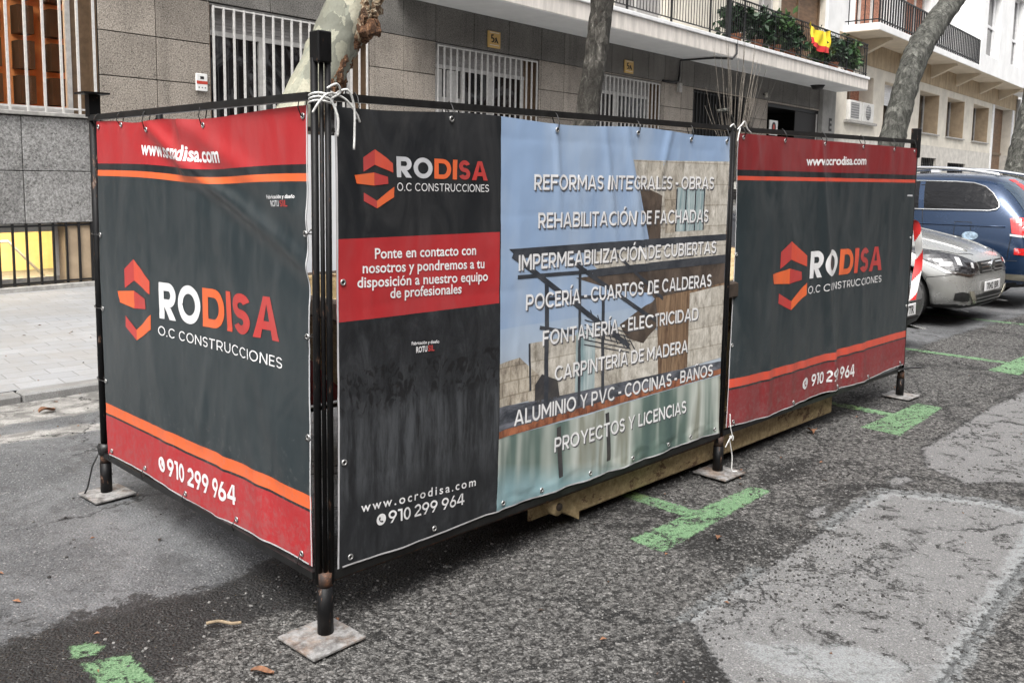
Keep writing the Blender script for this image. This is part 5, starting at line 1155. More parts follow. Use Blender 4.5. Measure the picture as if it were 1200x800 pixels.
# right banner
XR = 4.245
def fnR(u, v):
    x = u+XR
    d = .010*math.sin(u*2.4)*math.sin((v-.2)*2)
    d += .020*gau((x-5.18)-(1.82-v)*.24, .055)-.010*gau((x-5.34)-(1.82-v)*.24, .07)
    d += .010*gau((x-4.62)-(1.5-v)*.05, .05)*(1-sst(1.3, 1.7, v))+.010*gau((x-5.85)-(1.3-v)*.15, .06)*(1-sst(1.2, 1.6, v))+.008*gau(x-6.25-(1.8-v)*.1, .05)*sst(.6, 1.3, v)
    d += .008*gau((x-4.9)-(1.0-v)*.1, .05)*(1-sst(.7, 1.0, v))+.010*gau((x-4.42)-(1.82-v)*.35, .04)*sst(1.4, 1.75, v)
    d += folds(x+.1, v, .35, .33)+.0042*noise.fractal(Vector((x*5, v*2.0, 9)), .8, 2, 5)+.006*gau((x-5.05)-(1.2-v)*.1, .035)*(1-sst(.9, 1.3, v))+.006*gau((x-5.6)+(1.2-v)*.1, .04)*(1-sst(1.0, 1.4, v))
    e = math.exp(-u/.12); b_ = math.sin(math.pi*min(max((v-.26)/1.5, 0), 1))
    dv = .010*math.sin(x*5)*(1-sst(.25, .5, v))-.006*sst(0, 2.4, u)*sst(1.6, 1.8, v)*0
    return (.095*b_*e, dv+.0*u, d-.05*b_*e)
bR = thing('banner', 'red and black company banner on the right nearest the parked cars', 'banner', (0, 0, 0), 0, 'vinyl banners tied to the frames')
NR = Banner(bR, (XR, 2.492, 0), (1, 0, 0), (0, -1, 0), grid(0, 2.49, .0125), grid(.25, 1.845, .0125, (.455, .467, .515, 1.60, 1.622, 1.655)), fnR)
def mR(u, v):
    if v > 1.655: return M['red_dark_ink']
    if v > 1.622: return M['black_ink2']
    if v > 1.60: return M['orange_red_ink']
    if v > .515: return M['black_ink']
    if v > .467: return M['orange_red_ink']
    if v > .455: return M['black_ink2']
    return M['red_dark_ink']
NR.cloth(mR)
U = lambda x: x-XR
side_lettering(NR, ((U(5.02), 1.69), (U(5.86), 1.712), .055), ((U(5.12), 1.015), (U(6.24), .995), .165), ((U(5.11), .922), (U(6.25), .912), .046), ((U(5.235), .325), (U(5.87), .308), .080), (U(5.15), .362, .038), (U(4.655), U(5.085), .845, 1.25), bg='red_dark_ink')
for x in (4.30, 4.75, 5.25, 5.8, 6.3, 6.68): NR.eyelet(x-XR, 1.825, (x, PY-.005, 1.87+.01*(x-4.2)))
for x in (4.32, 5.0, 5.6, 6.1, 6.66): NR.eyelet(x-XR, .275, (x, PY-.005, .228))
for v in (.7, 1.2): NR.eyelet(2.47, v); NR.eyelet(.02, v)
mb = MB(); NR.line(mb, (2.36, 1.508), (2.45, 1.508), .012, M['grey_ink'], .0016); mb.build('lettering', bR)

# hem edges (light cut edge of the vinyl), one narrow strip per banner side that shows
for bn, u in ((NM, .004), (NR, .004), (NL, 1.760)):
    mb = MB(); bn.line(mb, (u, bn.vs[0]+.001), (u, bn.vs[-1]-.001), .007, M['hem'], .0008); mb.build('hem', bn.obj)
for bn, u0, u1 in ((NM, .02, 2.43), (NL, .02, 1.745), (NR, .02, 2.47)):
    mb = MB(); bn.line(mb, (u0, bn.vs[0]+.004), (u1, bn.vs[0]+.004), .006, M['hem'], .0030); mb.build('hem', bn.obj)
# rear banner, seen from inside through the gaps
bB = thing('banner', 'pale and red banner on the pavement side glimpsed through the gaps', 'banner', (0, 0, 0), 0, 'vinyl banners tied to the frames')
def fnB(u, v): return (0, 0, .010*math.sin(u*3)*math.sin(v*2)+.003*noise.fractal(Vector((u*4, v*2.2, 15)), .8, 2, 4))
NB = Banner(bB, (1.80, 4.43, 0), (1, 0, 0), (0, -1, 0), grid(0, 4.9, .05), grid(.25, 1.82, .05, (.85, 1.0)), fnB)
NB.cloth(lambda u, v: M['back_white'] if v > 1.0 else (M['back_brown'] if v > .85 and u > 2.4 else (M['back_white'] if v > .85 else M['back_red'])))
mb = MB(); NB.text(mb, 'S', (1.15, .36), (1.5, .36), .42, M['white_ink'], .003, .04); NB.text(mb, 'S', (5.6-1.8+.1, .34), (6.1-1.8+.2, .34), .46, M['white_ink'], .003, .04); mb.build('lettering', bB)

# ropes and tape
def rope(mb, pts, r=.0038): mb.tube(smooth_path(pts, 6), r, M['rope'], 7)
o = thing('rope', 'white rope knotted round the corner posts with loose ends', 'rope', (1.68, 2.5, 1.84)); mb = MB()
for k_ in range(3):
    z = -.01+.012*k_; mb.tube(smooth_path([(.035*math.cos(t)*1.1, .015+.035*math.sin(t), z+.004*math.sin(t*2)) for t in [i*math.pi/4 for i in range(9)]], 3), .0038, M['rope'], 6)
mb.build('windings', o); mb = MB()
rope(mb, [(.01, -.035, .015), (-.03, -.06, .01), (-.06, -.06, -.02), (-.075, -.05, -.05)]); rope(mb, [(.01, -.035, .01), (.05, -.06, .03), (.08, -.055, -.02), (.085, -.05, -.10), (.082, -.05, -.16)])
rope(mb, [(.0, -.04, .02), (.05, -.05, .0), (.09, -.05, -.04), (.11, -.045, -.07)]); rope(mb, [(.0, -.04, .0), (.02, -.05, -.06), (.022, -.045, -.12)], .004); rope(mb, [(-.02, -.05, .03), (.01, -.06, .045), (.03, -.05, .02), (.0, -.045, .0)])
mb.build('loose_end', o)
o = thing('rope', 'white cord tied at the middle post top and again low at its foot', 'rope', (4.215, 2.5, 0)); mb = MB()
rope(mb, [(-.02, -.03, 1.86), (.01, -.04, 1.89), (.05, -.03, 1.905), (.08, -.03, 1.87), (.12, -.03, 1.85)]); rope(mb, [(0, -.035, 1.87), (-.02, -.04, 1.84), (-.03, -.04, 1.80)]); rope(mb, [(-.04, -.03, 1.87), (-.07, -.035, 1.885), (-.1, -.035, 1.87)]); mb.build('knot', o)
mb = MB(); rope(mb, [(.03, -.03, .34), (.02, -.04, .28), (.035, -.045, .22), (.02, -.04, .20), (.03, -.04, .17), (.045, -.045, .10), (.04, -.05, .03), (.06, -.07, .024)], .003); rope(mb, [(.03, -.04, .22), (0, -.045, .20), (-.03, -.045, .17)], .003); rope(mb, [(.02, -.04, .22), (.055, -.04, .215), (.05, -.04, .19)], .003); mb.build('cord', o)
o = thing('barrier_tape', 'red and white striped warning tape hanging from the right post', 'tape', (6.855, 2.50, 1.29)); mb = MB(); N = 22
tp = smooth_path([(-.23, .06, .0), (-.12, .04, .04), (-.02, .01, .02), (.03, .0, -.12), (.07, .0, -.26), (.03, .0, -.42), (-.01, .0, -.56)], 12)
for i in range(len(tp)-1):
    for j in range(12):
        def pt(ii, jj):
            tw = -1.15+.45*math.sin(ii*.11); wd = .055; return tp[ii]+Vector((math.cos(tw), math.sin(tw), .15*math.sin(ii*.2)))*((jj/12-.5)*wd)
        q = [pt(i, j), pt(i, j+1), pt(i+1, j+1), pt(i+1, j)]
        mb.add(q, [(0, 1, 2, 3)], M['tape_red'] if int((i+j*.55)/12.0) % 2 == 0 else M['tape_white'], True)
mb.build('strip', o)

# litter
def leaf(name, label, cat, x, y, L, wd, rz, m):
    mb = MB(); vs = []; n = 8
    for i in range(n+1):
        t = i/n; wv = wd*math.sin(math.pi*min(1, t*.9+.05))**.8
        for sgn in (-1, 0, 1): vs.append(((t-.5)*L, sgn*wv/2, .012+(.35*wd if sgn else .06*wd)+.2*wd*math.sin(t*5)))
    mb.add(vs, [(i*3+j, (i+1)*3+j, (i+1)*3+j+1, i*3+j+1) for i in range(n) for j in range(2)], m, True)
    o = mb.build(name); o.location = (x, y, 0); o.rotation_euler = (0, 0, rz); return tag(o, label, cat)
leaf('fallen_leaf', 'curled reddish brown leaf on the asphalt at the bottom left of the corner plate', 'leaf', 1.40, 2.455, .075, .03, -.8, M['leaf'])
leaf('fallen_leaf', 'dry orange leaf on the dark ground near the right end of the skip', 'leaf', 5.35, 2.52, .10, .06, .6, M['leaf'])
leaf('fallen_leaf', 'small red leaf beside the green marking below the middle post', 'leaf', 3.42, 2.02, .05, .03, .3, M['leaf'])
leaf('fallen_leaf', 'brown leaf lying on the pale gutter strip by the kerb', 'leaf', 2.02, 6.25, .13, .06, .4, M['leaf'])
mb = MB()
for q in range(230):
    if q < 60: x, y = random.uniform(-.5, 3.2), random.uniform(3.3, 6.6); zz_ = gz(x, y)
    elif q < 95: x, y = random.uniform(-1, 4), random.uniform(6.9, 11.5); zz_ = .05
    elif q > 150: x, y = random.uniform(-1, 3.5), random.choice((random.uniform(6.3, 6.66), random.uniform(6.85, 9)));  zz_ = .05 if y > 6.7 else .004
    else: x, y = random.uniform(.9, 8), random.uniform(1.2, 3.2); zz_ = gz(x, y) if q <= 150 else zz_
    a = random.uniform(0, 6.28); L = random.uniform(.012, .045)*(1 if q < 95 else .7); wd_ = L*random.uniform(.3, .6); ca, sa = math.cos(a), math.sin(a)
    pts_ = [(-L/2, 0, .004), (0, -wd_/2, .010), (L/2, 0, .006), (0, wd_/2, .012)]
    mb.add([(x+px*ca-py*sa, y+px*sa+py*ca, zz_+pz) for px, py, pz in pts_], [(0, 1, 2), (0, 2, 3)], M['leaf'] if q % 3 else M['skip_dark'])
tag(mb.build('leaf_litter'), 'scattered crumbs of dry leaves on the road and pavement', 'leaf litter', kind='stuff')
mb = MB(); mb.tube(smooth_path([(-.06, 0, .012), (-.02, .008, .016), (.03, -.004, .014), (.06, .006, .012)], 4), .006, M['twig'], 6); o = mb.build('twig'); o.location = (1.46, 2.82, .008); o.rotation_euler = (0, 0, -.75); tag(o, 'short dry twig on the dark damp stain left of the corner foot', 'twig')

# ------------------------------------------------------------------ cars
def ev(st, x, k_):
    for i in range(len(st)-1):
        if st[i][0] <= x <= st[i+1][0]:
            t = (x-st[i][0])/(st[i+1][0]-st[i][0]); return st[i][k_]+(st[i+1][k_]-st[i][k_])*t
    return st[-1][k_]
def car(label, loc, rotz, st, arches, wr, paint_m, group='cars parked in the bays'):
    o = thing('parked_car', label, 'car', loc, rotz, group)
    rings = []
    for x, zb, zs, zt, wl, ws, wt in st:
        zm = zb+(zs-zb)*.5
        half = [(0, zb), (wl*.8, zb), (wl*.98, zb+.10), (max(wl, ws)*1.0, zm), (ws, zs), (wt, zt-(.05 if zt-zs > .2 else .02)), (wt*.6, zt), (0, zt+.01)]
        rings.append([(x, -a, b_) for a, b_ in half]+[(x, a, b_) for a, b_ in half[-2:0:-1]])
    bm = bmesh.new(); R = [[bm.verts.new(p) for p in r] for r in rings]; n = len(R[0])
    for i in range(len(R)-1):
        for j in range(n): bm.faces.new((R[i][j], R[i+1][j], R[i+1][(j+1) % n], R[i][(j+1) % n]))
    for r in (R[0], R[-1]):                                  # close the ends with a fan
        c = bm.verts.new(sum((v.co for v in r), Vector())/n)
        for j in range(n): bm.faces.new((r[j], r[(j+1) % n], c))
    bmesh.ops.recalc_face_normals(bm, faces=bm.faces[:])
    me = bpy.data.meshes.new('body'); bm.to_mesh(me); bm.free()
    bo = bpy.data.objects.new('body', me); COL.objects.link(bo)
    md = bo.modifiers.new('s', 'SUBSURF'); md.levels = 2; md.render_levels = 2
    cut = MB()
    for ax_ in arches:
        cut.tube([(ax_, -1.3, wr), (ax_, -.55, wr)], wr*1.16, paint_m, 28, True, False); cut.tube([(ax_, .55, wr), (ax_, 1.3, wr)], wr*1.16, paint_m, 28, True, False)
    cob = recalc(cut.build('cutter')); bd = bo.modifiers.new('b', 'BOOLEAN'); bd.object = cob; bd.operation = 'DIFFERENCE'; bd.solver = 'EXACT'
    dg = bpy.context.evaluated_depsgraph_get(); dg.update(); m2 = bpy.data.meshes.new_from_object(bo.evaluated_get(dg)); m2.name = 'body'
    bo.modifiers.clear(); bo.data = m2; bpy.data.objects.remove(cob); m2.materials.clear(); m2.materials.append(paint_m); m2.materials.append(M['black_plastic'])
    for p in m2.polygons:
        p.use_smooth = True; p.material_index = 0; c = p.center
        for ax_ in arches:
            if math.hypot(c.x-ax_, c.z-wr) < wr*1.15 and abs(c.y) < 1.2 and .5 < abs(c.y): p.material_index = 1
        if p.normal.z < -.7 and c.z < .35: p.material_index = 1
    bo.parent = o
    b2 = bmesh.new(); b2.from_mesh(m2); tree_ = BVHTree.FromBMesh(b2); b2.free()
    for ax_ in arches:
        for sgn in (-1, 1):
            wmax = max(s_[5] for s_ in st)
            mb = MB(); y1 = sgn*(wmax-.02); y0 = sgn*(wmax-.23)
            mb.tube([(ax_, y0, wr), (ax_, y0+(y1-y0)*.12, wr), (ax_, y0+(y1-y0)*.88, wr), (ax_, y1, wr)], [wr*.9, wr, wr, wr*.92], M['tyre'], 32, True, True); wh = mb.build('wheel', o)
            mb = MB(); mb.tube([(ax_, y1+sgn*.002, wr), (ax_, y1+sgn*.006, wr)], wr*.66, M['alloy'], 28, True, False)
            for k_ in range(5):
                a = k_*1.2566+.3; a2 = a+.45
                vs = [(ax_+wr*r_*math.cos(t), y1+sgn*.0075, wr+wr*r_*math.sin(t)) for r_, t in ((.2, a+.1), (.58, a-.02+.1), (.58, a2+.1), (.2, a2))]; mb.add(vs, [(0, 1, 2, 3)], M['black_plastic'])
            mb.build('rim', wh)
    return o, tree_
def decal(o, tr, name, pts, dirv, m, off=.004, step=.05, parent=None, thick=.006):
    "a panel cut to an outline given in the plane facing dirv, laid on the body surface"
    d = Vector(dirv).normalized(); a = Vector((0, 0, 1)).cross(d).normalized() if abs(d.z) < .9 else Vector((0, 1, 0)); b_ = d.cross(a)
    P2 = [(Vector(p).dot(a), Vector(p).dot(b_)) for p in pts]
    bm = bmesh.new(); V = [bm.verts.new((x, y, 0)) for x, y in P2]
    for t in tessellate_polygon([[Vector((x, y, 0)) for x, y in P2]]):
        try: bm.faces.new([V[i] for i in t])
        except ValueError: pass
    for k_ in (0, 1):
        lo, hi = min(p[k_] for p in P2), max(p[k_] for p in P2); n = max(1, int((hi-lo)/step))
        for i in range(1, n):
            c = [0, 0, 0]; c[k_] = lo+(hi-lo)*i/n; no = [0, 0, 0]; no[k_] = 1
            bmesh.ops.bisect_plane(bm, geom=bm.verts[:]+bm.edges[:]+bm.faces[:], plane_co=c, plane_no=no, dist=1e-6)
    for q in bm.verts:
        w0 = a*q.co.x+b_*q.co.y; hit = tr.ray_cast(w0-d*8, d)
        q.co = hit[0]-d*off if hit[0] is not None else w0-d*(-w0.dot(d))
    top = bm.faces[:]; ex = bmesh.ops.extrude_face_region(bm, geom=top)
    for q in [g for g in ex['geom'] if isinstance(g, bmesh.types.BMVert)]: q.co -= d*thick
    bmesh.ops.recalc_face_normals(bm, faces=bm.faces[:])
    mb = MB(); mb.bm(bm, m, False); return mb.build(name, parent or o)
def plate_text(o, parent, txt, c, wd, h, dirv, m):
    "number plate lettering in front of a plate centred at c"
    d = Vector(dirv).normalized(); a = Vector((0, 0, 1)).cross(d).normalized()*(1 if True else -1); mb = MB(); vs, fs = text2d(txt, .02)
    right = -a if False else a
    right = d.cross(Vector((0, 0, 1))).normalized()
    mb.add([Vector(c)+right*((x-.5)*wd)+Vector((0, 0, (y-.5)*h)) for x, y in vs], fs, m); return mb.build('plate_lettering', parent)

# silver people carrier, nose towards the street. local x = from nose backwards (world +Y), local y = world -X
ST = [(0, .34, .54, .66, .54, .54, .48), (.03, .24, .58, .75, .70, .70, .56), (.12, .19, .63, .83, .80, .81, .66), (.36, .18, .72, .925, .875, .875, .72), (.80, .18, .80, 1.01, .905, .90, .75), (1.15, .19, .87, 1.08, .91, .90, .76), (1.35, .2, .90, 1.10, .91, .90, .74),
      (1.85, .2, .96, 1.42, .91, .895, .64), (2.3, .2, .98, 1.58, .91, .89, .60), (3.0, .2, 1.0, 1.60, .91, .89, .60), (3.7, .21, 1.02, 1.54, .90, .87, .58), (4.1, .26, 1.0, 1.30, .88, .84, .58), (4.28, .34, .9, 1.05, .84, .80, .58), (4.33, .42, .80, .90, .72, .70, .5)]
car_o, tr = car('silver grey people carrier parked nose out beside the blue estate', (11.15, 3.22, .004), R_(90), ST, (.74, 3.42), .33, M['silver'])
F = (1, 0, 0)
for s in (1, -1):
    dv = Vector((1, -s*.75, -.05)); nm = 'headlight'
    pts = [(.05, s*.38, .635), (.03, s*.44, .725), (.10, s*.62, .80), (.30, s*.80, .862), (.52, s*.875, .89), (.54, s*.885, .855), (.40, s*.87, .745), (.22, s*.80, .655), (.08, s*.60, .61)]
    h = decal(car_o, tr, nm, pts, dv, M['headlamp'], .004, .04)
    for y0, y1, z0, z1 in ((.51, .56, .665, .735), (.72, .78, .705, .80)):
        decal(car_o, tr, 'reflector', [(.06, s*y0, z0), (.06, s*y1, z0+.01), (.06, s*y1, z1), (.06, s*y0, z1-.01)], dv, M['lamp_bright'], .009, .03, h)
    decal(car_o, tr, 'lamp_surround', [(.05, s*.36, .622), (.08, s*.60, .600), (.22, s*.81, .645), (.40, s*.87, .735), (.41, s*.87, .715), (.24, s*.81, .620), (.08, s*.60, .578), (.05, s*.36, .602)], dv, M['chrome'], .005, .04, h)
    decal(car_o, tr, 'fog_lamp', [(.06, s*.56, .31), (.06, s*.62, .40), (.10, s*.70, .415), (.15, s*.76, .40), (.15, s*.76, .32), (.10, s*.66, .30)], dv, M['black_plastic'], .004, .04)
    decal(car_o, tr, 'fog_trim', [(.06, s*.34, .265), (.06, s*.50, .415), (.06, s*.60, .42), (.06, s*.58, .37), (.06, s*.44, .265)], dv, M['beige_light'], .010, .03)
gr = decal(car_o, tr, 'grille', [(0, -.38, .605), (0, -.40, .735), (0, .40, .735), (0, .38, .605)], F, M['black_plastic'], .004)
for z in (.630, .672, .714): decal(car_o, tr, 'grille_bar', [(0, -.36, z-.009), (0, -.36, z+.007), (0, .36, z+.007), (0, .36, z-.009)], F, M['chrome'], .014, .05, gr)
lg = decal(car_o, tr, 'lower_grille', [(0, -.48, .255), (0, -.46, .365), (0, .46, .365), (0, .48, .255)], F, M['black_plastic'], .004)
for z in (.285, .325): decal(car_o, tr, 'grille_bar', [(0, -.44, z-.006), (0, -.44, z+.005), (0, .44, z+.005), (0, .44, z-.006)], F, M['alloy'], .013, .05, lg)
decal(car_o, tr, 'bumper_lip', [(0, -.72, .205), (0, -.66, .235), (0, .66, .235), (0, .72, .205)], F, M['alloy'], .012)
hit = tr.ray_cast(Vector((-5, 0, .675)), Vector(F))[0]; ex_ = hit.x-.03
mb = MB(); mb.tube([(ex_, 0, .675), (ex_+.02, 0, .675)], .066, M['chrome'], 24, True, False); mb.tube([(ex_-.002, 0, .675), (ex_-.0005, 0, .675)], .054, M['black_plastic'], 24, True, False)
def strip(pts, x, w_, m):
    for i in range(len(pts)-1):
        a, b_ = Vector((x, *pts[i])), Vector((x, *pts[i+1])); n_ = (b_-a).cross(Vector((1, 0, 0))).normalized()*w_/2; mb.add([a+n_, b_+n_, b_-n_, a-n_], [(0, 1, 2, 3)], m)
strip([(.024, .719), (.0, .680), (-.024, .719)], ex_-.004, .011, M['chrome']); strip([(.043, .700), (.022, .633), (0, .675), (-.022, .633), (-.043, .700)], ex_-.004, .011, M['chrome']); mb.build('badge', car_o)
px_ = tr.ray_cast(Vector((-5, .0, .44)), Vector(F))[0].x-.03
mb = MB(); mb.box(px_, px_+.012, -.26, .26, .395, .505, M['plate_white'], .004); pl = mb.build('number_plate', car_o)
plate_text(car_o, pl, '7042 JBR', (px_-.002, 0, .45), .42, .075, F, M['sign_black'])
def gaps0(o, tr, name, lines, axis, m, r=.0045):
    mb = MB()
    for ln in lines:
        P = []
        for i in range(len(ln)-1):
            for q in range(9):
                t = q/8; p_ = Vector(ln[i]).lerp(Vector(ln[i+1]), t); h_ = tr.ray_cast(p_-Vector(axis)*4, Vector(axis))[0]
                if h_ is not None: P.append(h_)
        if len(P) > 2: mb.tube(P, r, m, 5)
    return mb.build(name, o)
for s in (1, -1):
    gaps0(car_o, tr, 'panel_gap', [[(.10, s*.34, 1), (.18, s*.60, 1), (.45, s*.74, 1), (.9, s*.765, 1), (1.25, s*.77, 1)]], (0, 0, -1), M['black_plastic'], .005)
    gaps0(car_o, tr, 'bonnet_crease', [[(.16, s*.36, 1), (.5, s*.46, 1), (1.15, s*.56, 1)]], (0, 0, -1), M['silver'], .010)
    gaps0(car_o, tr, 'bumper_gap', [[(.16, s*.5, .60), (.40, s*.5, .56), (.42, s*.5, .48)]], (0, -s, 0), M['black_plastic'], .004)
S_ = lambda s: (0, -s, 0)
for s in (1, -1):
    wn = decal(car_o, tr, 'side_window', [(1.62, s*.8, 1.10), (2.05, s*.8, 1.44), (2.6, s*.8, 1.50), (3.6, s*.8, 1.44), (3.85, s*.8, 1.10)], S_(s), M['car_glass'], .004, .12)
decal(car_o, tr, 'windscreen', [(1.4, -.60, 1.13), (1.4, .60, 1.13), (1.4, .52, 1.46), (1.4, -.52, 1.46)], F, M['car_glass'], .006, .1)
decal(car_o, tr, 'rear_window', [(4, -.5, 1.08), (4, .5, 1.08), (4, .45, 1.4), (4, -.45, 1.4)], (-1, 0, 0), M['car_glass'], .006, .1)
for s in (1, -1): decal(car_o, tr, 'tail_lamp', [(4.2, s*.78, .85), (4.2, s*.55, .85), (4.2, s*.55, 1.0), (4.2, s*.76, 1.0)], (-1, 0, 0), M['tail_red'])

# blue estate, tail towards the street: local x from nose (far) to tail; rotated so that the tail is at low Y
ST = [(0, .38, .60, .72, .55, .55, .48), (.06, .28, .64, .80, .72, .72, .56), (.25, .23, .72, .90, .86, .86, .66), (.6, .22, .82, .98, .93, .92, .76), (1.1, .22, .92, 1.07, .95, .94, .80), (1.45, .22, .98, 1.14, .95, .945, .80), (2.0, .22, 1.08, 1.52, .95, .945, .70),
      (2.5, .22, 1.16, 1.70, .95, .945, .68), (3.3, .22, 1.20, 1.74, .95, .945, .68), (4.0, .22, 1.21, 1.73, .945, .93, .67), (4.30, .24, 1.21, 1.68, .94, .92, .67), (4.52, .26, 1.19, 1.46, .935, .91, .67), (4.64, .28, 1.14, 1.26, .93, .905, .68), (4.72, .30, .98, 1.14, .91, .89, .68), (4.77, .34, .80, .98, .88, .86, .66), (4.79, .40, .66, .80, .80, .78, .60)]
bx, by_ = 13.36, 3.14+4.78
car_b, tr = car('dark blue estate car with chrome window trim showing its red tail lamp', (bx, by_, .004), R_(-90), ST, (.92, 3.82), .36, M['blue'])
for s in (1, -1):
    def sw(name, pts, m, off, parent=None): return decal(car_b, tr, name, [(x, s*.8, z) for x, z in pts], S_(s), m, off, .10, parent)
    out = [(1.80, 1.225), (2.34, 1.575), (2.60, 1.618), (3.2, 1.625), (3.75, 1.622), (3.98, 1.605), (4.13, 1.56), (4.24, 1.475), (4.33, 1.36), (4.345, 1.31), (4.32, 1.275), (4.24, 1.258), (3.8, 1.252), (3.0, 1.243), (2.4, 1.235)]
    sw('side_window', out, M['car_glass'], .004)
    def on(x, z, off):
        h_ = tr.ray_cast(Vector((x, s*3, z)), Vector((0, -s, 0)))[0]; return Vector((x, h_.y+s*off, z))
    dense = []
    for q in range(len(out)):
        a, b_ = out[q], out[(q+1) % len(out)]; n_ = max(1, int(math.hypot(b_[0]-a[0], b_[1]-a[1])/.06))
        dense += [on(a[0]+(b_[0]-a[0])*t/n_, a[1]+(b_[1]-a[1])*t/n_, .008) for t in range(n_)]
    mb = MB(); mb.tube(dense+[dense[0]], .011, M['chrome'], 6); mb.build('window_trim', car_b)
    sw('pillar', [(3.37, 1.25), (3.30, 1.618), (3.365, 1.619), (3.44, 1.25)], M['blue'], .009)
    sw('pillar', [(2.50, 1.245), (2.48, 1.60), (2.56, 1.61), (2.58, 1.245)], M['black_plastic'], .009)
    sw('door_handle', [(3.10, 1.075), (3.10, 1.115), (3.30, 1.12), (3.30, 1.08)], M['blue'], .025)
    mb = MB(); zz = lambda x: ev(ST, x, 3)
    mb.tube(smooth_path([(2.2, s*.63, zz(2.2)+.02), (2.4, s*.63, 1.735), (3.0, s*.62, 1.795), (3.7, s*.62, 1.79), (4.15, s*.61, 1.735), (4.25, s*.60, 1.71)], 5), .024, M['chrome'], 8); mb.build('roof_rail', car_b)
    tl = decal(car_b, tr, 'tail_lamp', [(4.50, s*.9, 1.17), (4.60, s*.9, 1.185), (4.78, s*.9, 1.17), (4.78, s*.9, .96), (4.66, s*.9, .955), (4.52, s*.9, .985)], Vector((-.45, -s*.9, 0)), M['tail_red'], .008, .03)
    decal(car_b, tr, 'lamp_surround', [(4.50, s*.9, .975), (4.78, s*.9, .95), (4.78, s*.9, .925), (4.50, s*.9, .95)], Vector((-.45, -s*.9, 0)), M['chrome'], .008, .03, tl)
    decal(car_b, tr, 'tail_lamp', [(4.8, s*.74, 1.16), (4.8, s*.50, 1.15), (4.8, s*.52, .98), (4.8, s*.74, .97)], (-1, 0, 0), M['tail_red'], .008, .03)
    decal(car_b, tr, 'reflector', [(4.56, s*.9, .80), (4.78, s*.9, .80), (4.78, s*.9, .71), (4.56, s*.9, .72)], Vector((-.45, -s*.9, 0)), M['tail_red'], .006, .04)
    decal(car_b, tr, 'bumper_insert', [(4.4, s*.93, .47), (4.8, s*.5, .47), (4.8, s*.5, .37), (4.4, s*.93, .40)], Vector((-1, -s*.6, 0)), M['beige_light'], .006, .05)
    decal(car_b, tr, 'wing_badge', [(4.05+.10*math.cos(t*.5236), s*.9, .93+.055*math.sin(t*.5236)) for t in range(12)], S_(s), M['sticker'], .004, .05)
decal(car_b, tr, 'rear_window', [(4.5, -.72, 1.24), (4.5, .72, 1.24), (4.5, .60, 1.62), (4.5, -.60, 1.62)], (-1, 0, 0), M['rear_glass'], .006, .08)
decal(car_b, tr, 'rear_stripe', [(4.5, -.30, 1.24), (4.5, -.12, 1.24), (4.5, -.10, 1.66), (4.5, -.28, 1.66)], (-1, 0, 0), M['tape_red'], .010, .06)
mb = MB(); mb.box(4.775, 4.79, -.26, .26, .84, .95, M['plate_white'], .004); pl = mb.build('number_plate', car_b)
mb = MB(); mb.box(4.2, 4.55, -.62, -.55, 1.70, 1.76, M['blue']); mb = MB()
mb.box(3.0, 3.12, .50, .60, 1.742, 1.80, M['tape_white'], .01); mb.build('roof_mount', car_b)
decal(car_b, tr, 'windscreen', [(1.5, -.66, 1.2), (1.5, .66, 1.2), (1.5, .56, 1.6), (1.5, -.56, 1.6)], F, M['car_glass'], .006, .1)
for s in (1, -1): decal(car_b, tr, 'headlight', [(.1, s*.55, .72), (.1, s*.8, .80), (.3, s*.86, .84), (.3, s*.86, .74), (.1, s*.6, .64)], Vector((1, -s*.6, 0)), M['headlamp'])

def gaps(o, tr, name, lines, axis, m, r=.0045):
    mb = MB()
    for ln in lines:
        P = []
        for i in range(len(ln)-1):
            for q in range(9):
                t = q/8; p_ = Vector(ln[i]).lerp(Vector(ln[i+1]), t); h_ = tr.ray_cast(p_-Vector(axis)*4, Vector(axis))[0]
                if h_ is not None: P.append(h_)
        if len(P) > 2: mb.tube(P, r, m, 5)
    return mb.build(name, o)
for s in (1, -1):
    gaps(car_b, tr, 'panel_gap', [[(3.42, s*.5, 1.24), (3.46, s*.5, .95), (3.62, s*.5, .62)], [(2.54, s*.5, 1.24), (2.56, s*.5, .36)], [(4.50, s*.5, 1.16), (4.53, s*.5, .95), (4.50, s*.5, .66)], [(4.62, s*.5, .64), (4.30, s*.5, .63)]], (0, -s, 0), M['black_plastic'])
    gaps(car_b, tr, 'swage_line', [[(1.2, s*.5, .98), (2.8, s*.5, 1.06), (4.45, s*.5, 1.06)]], (0, -s, 0), M['blue'], .012)
gaps(car_b, tr, 'fuel_flap', [[(3.85, -.5, 1.10), (4.05, -.5, 1.10), (4.05, -.5, .92), (3.85, -.5, .92), (3.85, -.5, 1.10)]], (0, 1, 0), M['black_plastic'], .004)
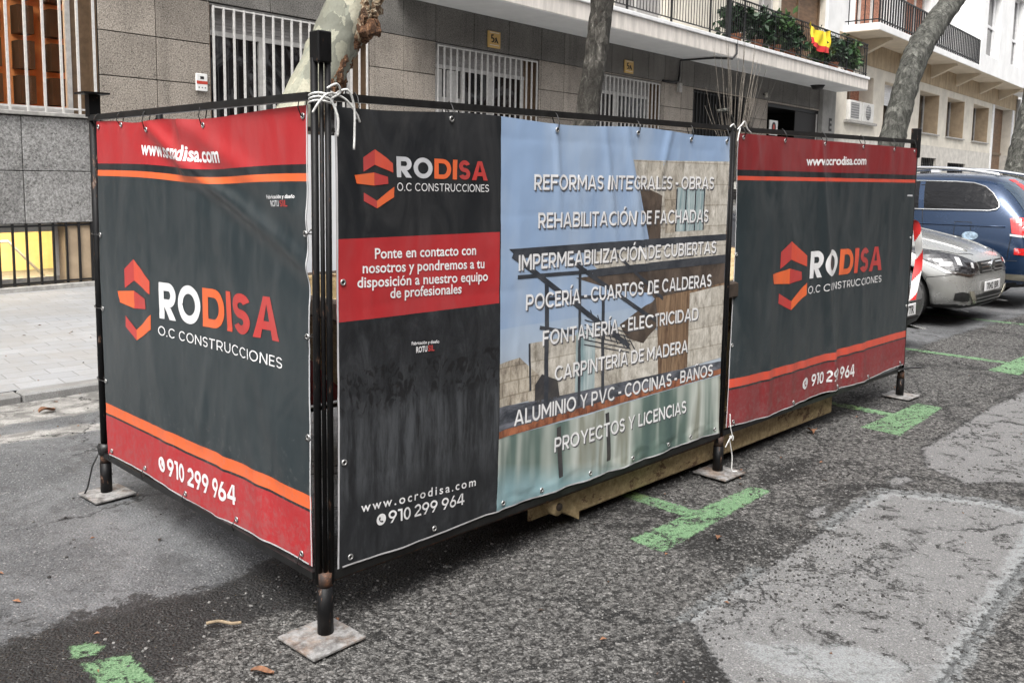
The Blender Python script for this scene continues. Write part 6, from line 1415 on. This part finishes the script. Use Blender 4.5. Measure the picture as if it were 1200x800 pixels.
# black hatchback, nose towards the street, mostly hidden behind the right banner
ST = [(0, .34, .50, .60, .56, .55, .48), (.05, .24, .54, .70, .70, .70, .54), (.2, .19, .62, .80, .81, .81, .62), (.5, .18, .72, .90, .84, .84, .68), (1.0, .18, .84, 1.0, .85, .845, .72), (1.6, .18, .92, 1.30, .85, .84, .60), (2.1, .18, .94, 1.44, .85, .84, .58), (3.0, .19, .96, 1.44, .85, .84, .58), (3.5, .22, .95, 1.25, .84, .82, .58), (3.75, .28, .85, 1.0, .8, .78, .55), (3.82, .38, .75, .85, .7, .68, .5)]
car_k, tr = car('black hatchback whose nose just shows past the edge of the right banner', (8.36, 3.14, .004), R_(90), ST, (.75, 3.05), .30, M['black_paint'])
gr = decal(car_k, tr, 'grille', [(0, -.48, .50), (0, -.45, .64), (0, .45, .64), (0, .48, .50)], F, M['alloy'], .005, .05)
decal(car_k, tr, 'lower_grille', [(0, -.50, .22), (0, -.50, .33), (0, .50, .33), (0, .50, .22)], F, M['black_plastic'], .005)
decal(car_k, tr, 'bumper_lip', [(0, -.66, .19), (0, -.62, .225), (0, .62, .225), (0, .66, .19)], F, M['chrome'], .008)
px_ = tr.ray_cast(Vector((-5, -.0, .43)), Vector(F))[0].x-.03
mb = MB(); mb.box(px_, px_+.012, -.26, .26, .37, .48, M['plate_white'], .004); pl = mb.build('number_plate', car_k); plate_text(car_k, pl, '2607 VTR', (px_-.002, 0, .425), .42, .075, F, M['sign_black'])
for s in (1, -1):
    decal(car_k, tr, 'headlight', [(.1, s*.5, .62), (.1, s*.7, .76), (.3, s*.82, .80), (.3, s*.82, .70), (.1, s*.6, .58)], Vector((1, -s*.6, 0)), M['headlamp'])
    decal(car_k, tr, 'side_window', [(1.45, s*.8, 1.0), (1.85, s*.8, 1.32), (2.3, s*.8, 1.37), (3.1, s*.8, 1.33), (3.3, s*.8, 1.02)], S_(s), M['car_glass'], .004, .12)
decal(car_k, tr, 'windscreen', [(1.3, -.55, 1.05), (1.3, .55, 1.05), (1.3, .48, 1.36), (1.3, -.48, 1.36)], F, M['car_glass'], .006, .1)
